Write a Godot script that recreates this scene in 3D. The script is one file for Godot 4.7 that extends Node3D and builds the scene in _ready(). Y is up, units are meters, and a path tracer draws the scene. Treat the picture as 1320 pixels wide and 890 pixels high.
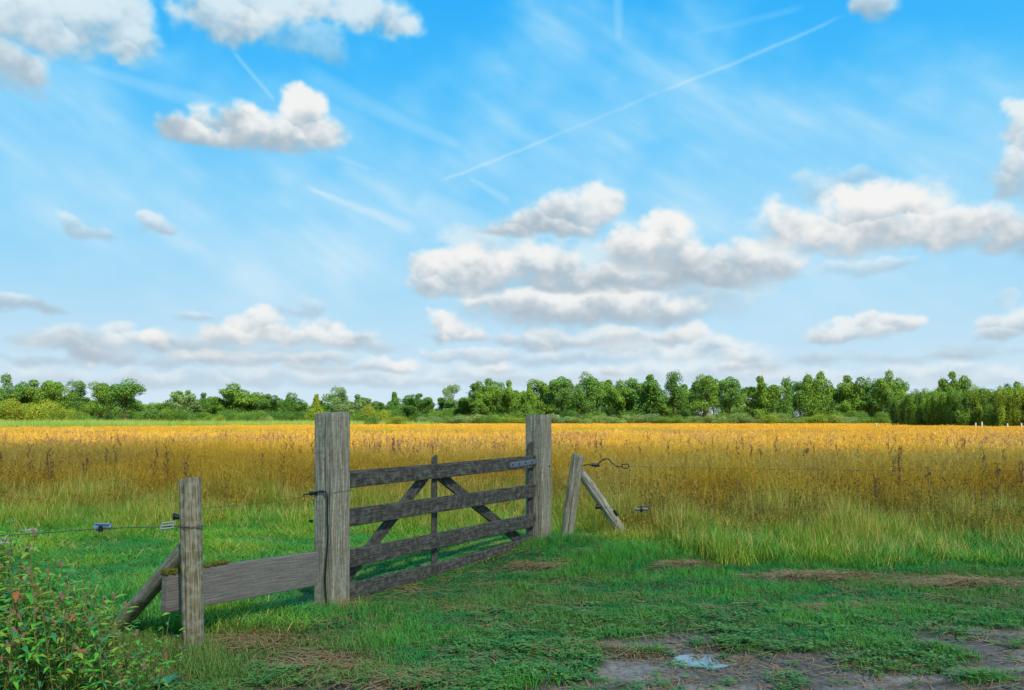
extends Node3D
# A weathered field gate between two posts, golden meadow beyond, tree line on the horizon, cumulus sky.
# metres, y up; the camera stands at the origin at eye height and looks along -z.

const F := 1100.0      # focal length in photo pixels (photo 1320 x 890)
const EYE := 1.6
const HOR := 542.0     # photo row of the horizon

var taken := {}
var M := {}
var rng := RandomNumberGenerator.new()
var nz := FastNoiseLite.new()
var nf := FastNoiseLite.new()

# ------------------------------------------------------------------ naming helpers
func numbered(called: String) -> String:
	var k: int = taken.get(called, -1) + 1
	taken[called] = k
	return called if k == 0 else "%s_%03d" % [called, k]

func tag(o: Node, label: String, category: String, group := "", kind := "") -> void:
	o.set_meta("label", label)
	o.set_meta("category", category)
	if group != "": o.set_meta("group", group)
	if kind != "": o.set_meta("kind", kind)

func thing(called: String, label: String, category: String, where := Vector3.ZERO, turn := 0.0, group := "") -> Node3D:
	var o := Node3D.new()
	o.name = numbered(called)
	add_child(o)
	o.position = where
	o.rotation.y = turn
	tag(o, label, category, group)
	return o

func part(called: String, mesh: Mesh, mat: Material, parent: Node, xf := Transform3D()) -> MeshInstance3D:
	var o := MeshInstance3D.new()
	o.name = numbered(called) if parent == self else called
	o.mesh = mesh
	o.material_override = mat
	o.transform = xf
	parent.add_child(o, true)
	return o

func copy(o: Node3D, called: String, label: String, group := "") -> Node3D:
	var c: Node3D = o.duplicate()
	c.name = numbered(called)
	add_child(c)
	c.set_meta("label", label)
	if group != "": c.set_meta("group", group)
	return c

# ------------------------------------------------------------------ mesh helpers
class Acc:
	var v := PackedVector3Array()
	var n := PackedVector3Array()
	var c := PackedColorArray()
	var uv := PackedVector2Array()
	var i := PackedInt32Array()
	func quad(a: Vector3, b: Vector3, d: Vector3, e: Vector3, nn: Vector3, col: Color) -> void:
		var k := v.size()
		if (d - a).cross(b - a).dot(nn) < 0.0: nn = -nn
		v.append(a); v.append(b); v.append(d); v.append(e)
		for q in 4:
			n.append(nn); c.append(col)
		uv.append(Vector2(0, 0)); uv.append(Vector2(1, 0)); uv.append(Vector2(1, 1)); uv.append(Vector2(0, 1))
		i.append_array(PackedInt32Array([k, k + 1, k + 2, k, k + 2, k + 3]))
	func tri(a: Vector3, b: Vector3, d: Vector3, nn: Vector3, col: Color) -> void:
		var k := v.size()
		if (d - a).cross(b - a).dot(nn) < 0.0: nn = -nn
		v.append(a); v.append(b); v.append(d)
		for q in 3:
			n.append(nn); c.append(col)
		uv.append(Vector2(0, 0)); uv.append(Vector2(1, 0)); uv.append(Vector2(0.5, 1))
		i.append_array(PackedInt32Array([k, k + 1, k + 2]))
	func smooth() -> void:   # normals from the faces (clockwise fronts)
		n.resize(v.size())
		n.fill(Vector3.ZERO)
		for t in range(0, i.size(), 3):
			var a := v[i[t]]
			var f := (v[i[t + 2]] - a).cross(v[i[t + 1]] - a)
			n[i[t]] += f
			n[i[t + 1]] += f
			n[i[t + 2]] += f
		for t in n.size():
			n[t] = n[t].normalized() if n[t].length_squared() > 1e-16 else Vector3.UP
	func mesh() -> ArrayMesh:
		var a := []
		a.resize(Mesh.ARRAY_MAX)
		a[Mesh.ARRAY_VERTEX] = v
		a[Mesh.ARRAY_NORMAL] = n
		if c.size() == v.size(): a[Mesh.ARRAY_COLOR] = c
		if uv.size() == v.size(): a[Mesh.ARRAY_TEX_UV] = uv
		a[Mesh.ARRAY_INDEX] = i
		var m := ArrayMesh.new()
		m.add_surface_from_arrays(Mesh.PRIMITIVE_TRIANGLES, a)
		return m

# a tapered ribbon (blade, stem) from p, bending as it rises
func ribbon(acc: Acc, p: Vector3, dir: float, h: float, lean: float, w: float, segs: int, col: Color, tip := 0.1, droop := 1.6) -> Vector3:
	var out := Vector3(cos(dir), 0, sin(dir))
	var side := Vector3(-out.z, 0, out.x)
	var k := acc.v.size()
	var last := p
	for s in segs + 1:
		var t := float(s) / segs
		var q := p + Vector3.UP * h * (t - 0.25 * lean * t * t) + out * (h * lean * pow(t, droop))
		var ww := w * 0.5 * lerpf(1.0, tip, t * t)
		var slope := Vector3.UP * (1.0 - 0.5 * lean * t) + out * lean * droop * pow(maxf(t, 0.01), droop - 1.0)
		var nn := slope.cross(side).normalized()
		acc.v.append(q - side * ww); acc.v.append(q + side * ww)
		acc.n.append(nn); acc.n.append(nn)
		acc.c.append(col); acc.c.append(col)
		if s > 0:
			var b := k + s * 2
			acc.i.append_array(PackedInt32Array([b - 2, b - 1, b + 1, b - 2, b + 1, b]))
		last = q
	return last

func octa(acc: Acc, p: Vector3, r: float, h: float, col: Color) -> void:
	var k := acc.v.size()
	for d in [Vector3(0, h, 0), Vector3(r, 0, 0), Vector3(0, 0, r), Vector3(-r, 0, 0), Vector3(0, 0, -r), Vector3(0, -h, 0)]:
		acc.v.append(p + d); acc.n.append(d.normalized()); acc.c.append(col)
	for q in 4:
		var a := k + 1 + q
		var b := k + 1 + (q + 1) % 4
		acc.i.append_array(PackedInt32Array([k, a, b, k + 5, b, a]))

# tube through points with a radius at each
func tube(acc: Acc, pts: Array, r0: float, r1: float, sides := 6, col := Color.WHITE) -> void:
	var k := acc.v.size()
	var ref := Vector3(0.31, 0.2, 0.93).normalized()
	for s in pts.size():
		var a: Vector3 = pts[maxi(s - 1, 0)]
		var b: Vector3 = pts[mini(s + 1, pts.size() - 1)]
		var ax := (b - a).normalized()
		var x := ax.cross(ref).normalized()
		var y := ax.cross(x)
		var r := lerpf(r0, r1, float(s) / (pts.size() - 1))
		for q in sides + 1:
			var ang := TAU * q / sides
			var d := x * cos(ang) + y * sin(ang)
			acc.v.append(pts[s] + d * r); acc.n.append(d); acc.c.append(col); acc.uv.append(Vector2(float(q) / sides, float(s)))
			if s > 0 and q > 0:
				var e := k + s * (sides + 1) + q
				var o := e - sides - 1
				acc.i.append_array(PackedInt32Array([o - 1, e, o, o - 1, e - 1, e]))
	for e in 2:   # caps
		var base := k if e == 0 else k + (pts.size() - 1) * (sides + 1)
		for q in range(1, sides - 1):
			acc.i.append_array(PackedInt32Array([base, base + q, base + q + 1] if e == 0 else [base, base + q + 1, base + q]))

func tube_mesh(pts: Array, r0: float, r1: float, sides := 6) -> ArrayMesh:
	var a := Acc.new()
	tube(a, pts, r0, r1, sides)
	return a.mesh()

# weathered timber from a to b: rectangular (w x t, chamfered) or round (w = diameter), with wear and split grooves
func timber(a: Vector3, b: Vector3, side: Vector3, w: float, t: float, seed_: int, o := {}) -> ArrayMesh:
	var acc := Acc.new()
	var ax := (b - a).normalized()
	var x := (side - ax * side.dot(ax)).normalized()
	var y := ax.cross(x)
	var sec: Array[Vector2] = []
	var per: int = o.get("points", 6)
	if o.get("round", false):
		for q in per * 4:
			var ang := TAU * q / (per * 4)
			sec.append(Vector2(cos(ang) * w / 2, sin(ang) * t / 2))
	else:
		var ch: float = o.get("chamfer", 0.008)
		var cor: Array[Vector2] = [Vector2(1, -1), Vector2(1, 1), Vector2(-1, 1), Vector2(-1, -1)]
		for s in 4:
			var p0 := Vector2(cor[s].x * w / 2, cor[s].y * t / 2)
			var p1 := Vector2(cor[(s + 1) % 4].x * w / 2, cor[(s + 1) % 4].y * t / 2)
			var d := (p1 - p0).normalized()
			for q in per:
				var tt := float(q) / (per - 1)
				sec.append((p0 + d * ch).lerp(p1 - d * ch, tt))
	var n := sec.size()
	var plen := PackedFloat32Array([0.0])
	for q in n: plen.append(plen[q] + sec[q].distance_to(sec[(q + 1) % n]))
	var length := a.distance_to(b)
	var rings: int = o.get("rings", maxi(6, int(length / 0.09)))
	var rough: float = o.get("rough", 0.003)
	var bow: Vector3 = o.get("bow", Vector3.ZERO)
	var taper: float = o.get("taper", 1.0)
	var cracks: Array = o.get("cracks", [])
	var skew: float = o.get("skew", 0.0)
	for r in rings + 1:
		var tv := float(r) / rings
		var c := a.lerp(b, tv) + bow * (4.0 * tv * (1.0 - tv))
		var ends := minf(tv, 1.0 - tv) * length
		var rr := lerpf(1.0, taper, tv) * (1.0 - 0.05 * maxf(0.0, 1.0 - ends / 0.02))
		for q in n + 1:
			var s2 := sec[q % n]
			var dd := nf.get_noise_3d(s2.x * 260.0 + seed_ * 37.0, s2.y * 260.0, tv * length * 28.0) * rough
			dd += nf.get_noise_3d(s2.x * 60.0 + seed_ * 11.0, s2.y * 60.0 + 90.0, tv * length * 9.0) * rough * 1.6
			var pu := plen[q] / plen[n]
			for cr in cracks:
				var wv: float = cr[0] + nf.get_noise_2d(tv * 90.0, seed_ + cr[0] * 300.0) * 0.02
				var dist := absf(pu - wv) * plen[n]
				if tv > cr[3] and tv < cr[4] and dist < cr[2]:
					dd -= cr[1] * (1.0 - dist / cr[2]) * minf(1.0, minf(tv - cr[3], cr[4] - tv) * 12.0)
			var s3 := s2 * rr + s2.normalized() * dd
			var along := 0.0
			if r == rings: along = skew * s2.x / w + nf.get_noise_2d(s2.x * 300.0, s2.y * 300.0 + seed_) * rough * 2.0
			acc.v.append(c + x * s3.x + y * s3.y + ax * along)
			acc.uv.append(Vector2(plen[q], tv * length + seed_ * 0.37))
			if r > 0 and q > 0:
				var e := r * (n + 1) + q
				var f := e - n - 1
				acc.i.append_array(PackedInt32Array([f - 1, e, f, f - 1, e - 1, e]))
	for e in 2:
		var base := 0 if e == 0 else rings * (n + 1)
		var k := acc.v.size()
		var mid := Vector3.ZERO
		for q in n: mid += acc.v[base + q]
		acc.v.append(mid / n + ax * (0.004 if e == 1 else -0.002))
		acc.uv.append(Vector2(0.05, 0.0))
		for q in n + 1:
			acc.v.append(acc.v[base + q])
			acc.uv.append(Vector2(0.05 + sec[q % n].x, sec[q % n].y * 0.1))
			if q > 0:
				acc.i.append_array(PackedInt32Array([k, k + q, k + q + 1] if e == 0 else [k, k + q + 1, k + q]))
	acc.smooth()
	return acc.mesh()

# ------------------------------------------------------------------ materials
func noise_tex(freq: float, oct: int, ramp: Array, size := Vector2i(512, 512), seed_ := 1, warp := 0.0) -> NoiseTexture2D:
	var fn := FastNoiseLite.new()
	fn.seed = seed_
	fn.noise_type = FastNoiseLite.TYPE_SIMPLEX_SMOOTH
	if warp > 0.0:
		fn.domain_warp_enabled = true
		fn.domain_warp_amplitude = warp
		fn.domain_warp_frequency = 0.008
	fn.frequency = freq
	fn.fractal_octaves = oct
	var t := NoiseTexture2D.new()
	t.width = size.x
	t.height = size.y
	t.seamless = true
	t.noise = fn
	if ramp.size():
		var g := Gradient.new()
		var off := PackedFloat32Array()
		var col := PackedColorArray()
		for r in ramp:
			off.append(r[0]); col.append(r[1])
		g.offsets = off
		g.colors = col
		t.color_ramp = g
	return t

func grey(v: float) -> Color:
	return Color(v, v, v)

func wood_mat(light: Color, mid: Color, dark: Color, seed_: int, spots: Color, spot_share := 0.45) -> StandardMaterial3D:
	var m := StandardMaterial3D.new()
	m.albedo_texture = noise_tex(0.02, 5, [[0.0, dark], [0.33, dark.lerp(mid, 0.7)], [0.5, mid], [0.72, light], [1.0, light.lightened(0.12)]], Vector2i(512, 1024), seed_, 45.0)
	m.uv1_scale = Vector3(7.0, 0.13, 1.0)
	m.roughness = 0.92
	m.metallic_specular = 0.25
	m.heightmap_enabled = true
	m.heightmap_texture = noise_tex(0.025, 4, [], Vector2i(512, 1024), seed_ + 5, 45.0)
	m.heightmap_scale = 0.25
	m.detail_enabled = true
	m.detail_blend_mode = BaseMaterial3D.BLEND_MODE_MIX
	m.detail_uv_layer = BaseMaterial3D.DETAIL_UV_2
	m.uv2_triplanar = true
	m.uv2_scale = Vector3(1.5, 1.3, 1.5)
	var clear := Color(spots, 0.0)
	m.detail_albedo = noise_tex(0.018, 5, [[0.0, Color(dark, 0.55)], [0.30, Color(dark, 0.30)], [0.40, Color(dark, 0.0)], [0.5, clear], [0.64, Color(spots, spot_share)], [1.0, Color(spots, minf(1.0, spot_share * 1.7))]], Vector2i(512, 512), seed_ + 9)
	return m

func plain_mat(c: Color, rough := 0.6, metal := 0.0) -> StandardMaterial3D:
	var m := StandardMaterial3D.new()
	m.albedo_color = c.linear_to_srgb()
	m.roughness = rough
	m.metallic = metal
	return m

func leaf_mat(c: Color, back := 0.5, rough := 0.6) -> StandardMaterial3D:   # c is linear
	var m := StandardMaterial3D.new()
	m.albedo_color = c.linear_to_srgb()
	m.vertex_color_use_as_albedo = true
	m.roughness = rough
	m.metallic_specular = 0.3
	m.cull_mode = BaseMaterial3D.CULL_DISABLED
	if back > 0.0:
		m.backlight_enabled = true
		m.backlight = Color(back, back, back * 0.6)
	return m

func make_materials() -> void:
	M.post = wood_mat(Color(0.73, 0.70, 0.615), Color(0.625, 0.595, 0.515), Color(0.40, 0.37, 0.31), 3, Color(0.36, 0.37, 0.27), 0.35)
	M.rail = wood_mat(Color(0.405, 0.39, 0.355), Color(0.315, 0.30, 0.275), Color(0.16, 0.15, 0.135), 13, Color(0.50, 0.50, 0.44), 0.45)
	M.board = wood_mat(Color(0.57, 0.54, 0.50), Color(0.525, 0.495, 0.46), Color(0.43, 0.40, 0.365), 23, Color(0.43, 0.42, 0.40), 0.3)
	M.round_post = wood_mat(Color(0.67, 0.625, 0.50), Color(0.56, 0.52, 0.40), Color(0.32, 0.285, 0.21), 33, Color(0.70, 0.69, 0.62), 0.4)
	M.strut = wood_mat(Color(0.80, 0.765, 0.69), Color(0.68, 0.64, 0.56), Color(0.34, 0.30, 0.24), 43, Color(0.70, 0.68, 0.63), 0.4)
	M.bark = wood_mat(Color(0.42, 0.38, 0.31), Color(0.30, 0.26, 0.2), Color(0.12, 0.10, 0.07), 53, Color(0.4, 0.42, 0.3), 0.4)
	M.galv = plain_mat(Color(0.17, 0.20, 0.24), 0.55, 0.3)
	M.rust = plain_mat(Color(0.06, 0.045, 0.035), 0.8, 0.2)
	M.rubber = plain_mat(Color(0.012, 0.012, 0.012), 0.5)
	M.wire = plain_mat(Color(0.10, 0.10, 0.10), 0.6, 0.3)
	M.blue = plain_mat(Color(0.22, 0.30, 0.42), 0.5, 0.2)
	M.white = plain_mat(Color(0.40, 0.40, 0.36), 0.6)
	M.grass = leaf_mat(Color(1, 1, 1), 0.55, 0.62)
	M.straw = leaf_mat(Color(1, 1, 1), 0.6, 0.75)
	M.seed = leaf_mat(Color(1, 1, 1), 0.0, 0.9)
	for k in 7:
		M["tree%d" % k] = leaf_mat([Color(0.135, 0.265, 0.030), Color(0.095, 0.22, 0.034), Color(0.21, 0.31, 0.028), Color(0.25, 0.32, 0.028), Color(0.21, 0.32, 0.08), Color(0.07, 0.185, 0.03), Color(0.18, 0.30, 0.10)][k], 0.45, 0.65)  # last tone: distance haze put into the pale leaf colour, also silvery shrubs
	for k in 6:
		M["leaf%d" % k] = leaf_mat([Color(0.08, 0.42, 0.05), Color(0.16, 0.54, 0.04), Color(0.07, 0.33, 0.09), Color(0.34, 0.50, 0.05), Color(0.48, 0.17, 0.05), Color(0.07, 0.30, 0.17)][k], 0.6, 0.68)
	M.stem = leaf_mat(Color(0.24, 0.22, 0.06), 0.0, 0.7)
	M.flower = leaf_mat(Color(0.50, 0.29, 0.20), 0.2, 0.8)
	M.yarrow = leaf_mat(Color(0.62, 0.62, 0.52), 0.2, 0.8)
	M.moss = leaf_mat(Color(0.14, 0.16, 0.02), 0.0, 0.95)

# ------------------------------------------------------------------ sky: air, cirrus, vapour trails and cumulus in degrees * 19.2
const DEG := 19.2
var clouds := []
var sky_a := FastNoiseLite.new()
var sky_b := FastNoiseLite.new()

func sky_point(px: float, py: float) -> Vector3:   # photo pixel -> (azimuth, elevation, local scale) in sky units
	var dx := px - 660.0
	var az := atan2(dx, F)
	var el := atan2(HOR - py, sqrt(F * F + dx * dx))
	return Vector3(rad_to_deg(az) * DEG, rad_to_deg(el) * DEG, cos(az) * cos(az))

func cloud(base: float, soft: float, op: float, tone: float, puffs: Array) -> void:   # photo pixels
	var d := {"op": op, "tone": tone, "soft": soft, "p": []}
	var lo := Vector2(1e9, 1e9)
	var hi := Vector2(-1e9, -1e9)
	var top := -1e9
	for p in puffs:
		var c := sky_point(p[0], p[1])
		var rx: float = p[2] * c.z * 1.26
		var ry: float = p[3] * 1.22
		d.p.append([c.x, c.y, 1.0 / rx, 1.0 / ry])
		lo = lo.min(Vector2(c.x - rx, c.y - ry)); hi = hi.max(Vector2(c.x + rx, c.y + ry))
		d.base = sky_point(p[0], base).y
	d.lo = lo - Vector2(26, 22)
	d.hi = hi + Vector2(26, 22)
	d.h = maxf(hi.y - d.base, 8.0)
	clouds.append(d)

func far_cloud(az: float, el: float, s: float, r: RandomNumberGenerator) -> void:   # in degrees, out of the picture
	var d := {"op": r.randf_range(0.6, 1.0), "tone": r.randf_range(-0.08, 0.05), "soft": 10.0, "p": []}
	var c := Vector2(az, el) * DEG
	var lo := c
	var hi := c
	var flat := clampf(0.25 + el / 90.0, 0.25, 0.8)
	d.base = c.y - s * flat * 0.35
	for k in 9:
		var p := c + Vector2(r.randf_range(-1.0, 1.0) * s, r.randf_range(-0.2, 0.5) * s * flat)
		var rx := s * r.randf_range(0.3, 0.6)
		var ry := rx * flat * r.randf_range(0.8, 1.2)
		d.p.append([p.x, p.y, 1.0 / rx, 1.0 / ry])
		lo = lo.min(p - Vector2(rx, ry)); hi = hi.max(p + Vector2(rx, ry))
	d.lo = lo - Vector2(26, 22)
	d.hi = hi + Vector2(26, 22)
	d.h = maxf(hi.y - d.base, 8.0)
	clouds.append(d)

func list_clouds() -> void:
	# thin low banks along the horizon first (farthest), nearer clouds later
	cloud(500, 14, 0.55, -0.02, [[80, 490, 120, 14], [230, 492, 90, 13], [380, 486, 110, 16], [500, 470, 60, 10], [520, 492, 110, 14], [640, 484, 90, 14]])
	cloud(505, 14, 0.55, 0.0, [[760, 490, 90, 14], [880, 478, 100, 16], [1010, 486, 90, 12], [1180, 480, 100, 14], [1290, 486, 60, 12]])
	cloud(452, 12, 0.5, -0.2, [[180, 440, 60, 12], [60, 436, 50, 12], [250, 446, 60, 12], [470, 448, 60, 12]])
	cloud(478, 10, 0.55, -0.16, [[200, 472, 90, 8], [430, 476, 90, 8], [60, 470, 70, 9], [600, 462, 60, 9]])
	cloud(470, 12, 0.5, -0.16, [[1230, 462, 90, 10], [1060, 466, 90, 10], [720, 462, 110, 12]])
	cloud(468, 8, 0.75, -0.05, [[340, 462, 70, 9], [265, 463, 34, 12], [420, 462, 50, 8], [130, 462, 50, 10]])
	cloud(480, 6, 0.8, 0.06, [[117, 474, 16, 6], [515, 470, 20, 9], [645, 474, 22, 8], [800, 483, 22, 9], [945, 478, 22, 8]])
	cloud(463, 10, 0.65, -0.10, [[125, 432, 48, 20], [95, 448, 36, 13], [150, 418, 22, 9], [110, 455, 45, 10]])
	cloud(456, 5, 0.85, 0.04, [[200, 443, 22, 13], [213, 448, 16, 10]])
	cloud(402, 10, 0.62, -0.25, [[20, 392, 42, 10], [62, 396, 26, 8], [-10, 388, 30, 9]])
	cloud(420, 8, 0.5, -0.22, [[240, 412, 26, 9], [262, 409, 14, 6]])
	cloud(420, 10, 0.42, -0.24, [[400, 395, 22, 18], [385, 406, 30, 10]])
	cloud(452, 8, 0.9, 0.0, [[330, 416, 36, 20], [300, 432, 42, 15], [360, 432, 60, 14], [420, 432, 46, 17], [455, 434, 30, 14], [325, 407, 20, 12]])
	cloud(475, 6, 0.7, 0.03, [[265, 462, 26, 11], [300, 466, 22, 8], [240, 464, 18, 7]])
	cloud(500, 12, 0.7, 0.0, [[890, 432, 34, 13], [925, 446, 50, 15], [960, 460, 46, 15], [870, 450, 70, 14], [985, 472, 30, 12], [800, 444, 90, 12]])
	cloud(450, 10, 0.75, -0.07, [[760, 435, 110, 14], [680, 440, 60, 12], [860, 432, 50, 12]])
	cloud(476, 20, 0.4, -0.1, [[340, 445, 150, 22], [150, 448, 120, 20]])
	cloud(447, 5, 0.95, 0.06, [[578, 422, 30, 19], [560, 412, 16, 16], [606, 432, 28, 12], [566, 430, 20, 14]])
	cloud(436, 34, 0.55, -0.06, [[740, 345, 170, 46], [690, 395, 110, 36], [850, 385, 130, 40], [620, 325, 60, 34], [930, 350, 90, 30]])
	cloud(424, 9, 0.9, -0.02, [[760, 398, 95, 24], [800, 394, 56, 25], [700, 392, 60, 20], [868, 402, 38, 20], [640, 388, 40, 14], [750, 386, 40, 16]])
	cloud(377, 9, 0.9, -0.06, [[700, 345, 62, 24], [760, 360, 95, 20], [880, 357, 95, 18], [960, 336, 52, 28], [1005, 335, 42, 24], [920, 352, 70, 20], [680, 330, 30, 20]])
	cloud(384, 7, 0.95, 0.02, [[590, 350, 58, 30], [566, 345, 40, 24], [628, 352, 40, 28], [605, 336, 34, 22], [560, 362, 34, 16]])
	cloud(350, 7, 1.0, 0.05, [[846, 316, 56, 36], [815, 320, 34, 28], [888, 334, 34, 20], [858, 298, 30, 20]])
	cloud(308, 9, 0.95, -0.03, [[742, 270, 60, 27], [690, 287, 56, 18], [774, 264, 32, 22], [650, 298, 40, 12], [720, 292, 60, 14]])
	cloud(262, 12, 0.4, -0.14, [[1060, 240, 42, 20], [1110, 230, 30, 12]])
	cloud(360, 8, 0.5, -0.14, [[1112, 347, 48, 12], [1150, 340, 30, 8]])
	cloud(336, 10, 1.0, 0.02, [[1008, 286, 46, 28], [1120, 270, 62, 30], [1170, 258, 58, 27], [1228, 292, 84, 28], [1290, 302, 56, 26], [1130, 300, 88, 26], [1055, 298, 46, 24], [1340, 304, 50, 26]])
	cloud(262, 16, 0.85, -0.06, [[1312, 160, 24, 24], [1326, 215, 50, 34], [1290, 236, 24, 14], [1340, 180, 36, 36]])
	cloud(30, 20, 0.85, 0.0, [[1130, 2, 32, 18], [1120, 8, 20, 14]])
	cloud(450, 7, 0.85, 0.0, [[1105, 428, 66, 15], [1146, 416, 30, 14], [1070, 430, 36, 12], [1120, 420, 24, 12], [1175, 422, 24, 9]])
	cloud(448, 8, 0.75, -0.06, [[1305, 414, 40, 17], [1290, 430, 44, 12], [1340, 410, 36, 18]])
	cloud(460, 10, 0.35, -0.2, [[1250, 452, 44, 12], [1290, 385, 24, 8]])
	cloud(304, 12, 0.5, -0.1, [[110, 297, 26, 11], [132, 302, 18, 8], [95, 290, 16, 9]])
	cloud(304, 10, 0.65, -0.03, [[196, 290, 30, 12], [185, 284, 18, 8], [215, 298, 20, 7]])
	cloud(198, 8, 1.0, 0.06, [[234, 167, 30, 18], [298, 152, 40, 25], [330, 168, 66, 26], [394, 146, 31, 31], [414, 172, 36, 17], [365, 178, 60, 18], [270, 174, 50, 18], [310, 140, 20, 14], [400, 130, 22, 16]])
	cloud(120, 30, 0.85, 0.0, [[30, 12, 80, 40], [110, 18, 74, 44], [168, 36, 42, 34], [166, 62, 18, 18], [5, 78, 42, 26], [42, 98, 26, 24], [60, 40, 60, 26], [-40, 30, 60, 60]])
	cloud(90, 24, 0.85, 0.02, [[285, 18, 58, 32], [350, 2, 76, 30], [410, 4, 60, 18], [480, 14, 52, 26], [515, 32, 30, 16], [300, 38, 40, 18]])
	cloud(96, 20, 0.5, -0.1, [[432, 66, 26, 18], [396, 46, 46, 24], [340, 36, 40, 22]])
	var r := RandomNumberGenerator.new()
	r.seed = 77
	for k in 150:   # the same kind of sky all round and overhead
		var az := r.randf_range(-180, 180)
		var el := 2.0 + 60.0 * pow(r.randf(), 1.5)
		if absf(az) < 38.0 and el < 34.0: continue
		far_cloud(az, el, r.randf_range(30, 130) * (0.5 + el / 50.0), r)

const AIR := [[-90.0, 215, 233, 244], [0.0, 216, 234, 245], [3.0, 204, 229, 245], [7.5, 176, 222, 248], [13.0, 134, 210, 252], [18.0, 96, 197, 253], [22.0, 70, 187, 253], [27.0, 48, 175, 252], [40.0, 36, 156, 244], [90.0, 26, 128, 226]]

func air(el: float) -> Vector3:
	for k in range(1, AIR.size()):
		if el <= AIR[k][0]:
			var t: float = (el - AIR[k - 1][0]) / (AIR[k][0] - AIR[k - 1][0])
			return Vector3(lerpf(AIR[k - 1][1], AIR[k][1], t), lerpf(AIR[k - 1][2], AIR[k][2], t), lerpf(AIR[k - 1][3], AIR[k][3], t)) / 255.0
	return Vector3(0.1, 0.48, 0.87)

func trail(x: float, y: float, a: Vector3, b: Vector3, w0: float, w1: float) -> float:
	var d := Vector2(b.x - a.x, b.y - a.y)
	var q := Vector2(x - a.x, y - a.y)
	var t := q.dot(d) / d.length_squared()
	if t < 0.0 or t > 1.0: return 0.0
	var w := lerpf(w0, w1, t)
	var dist := absf(q.cross(d) / d.length()) / w
	return maxf(0.0, 1.0 - dist * dist) * minf(1.0, minf(t, 1.0 - t) * 8.0)

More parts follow.
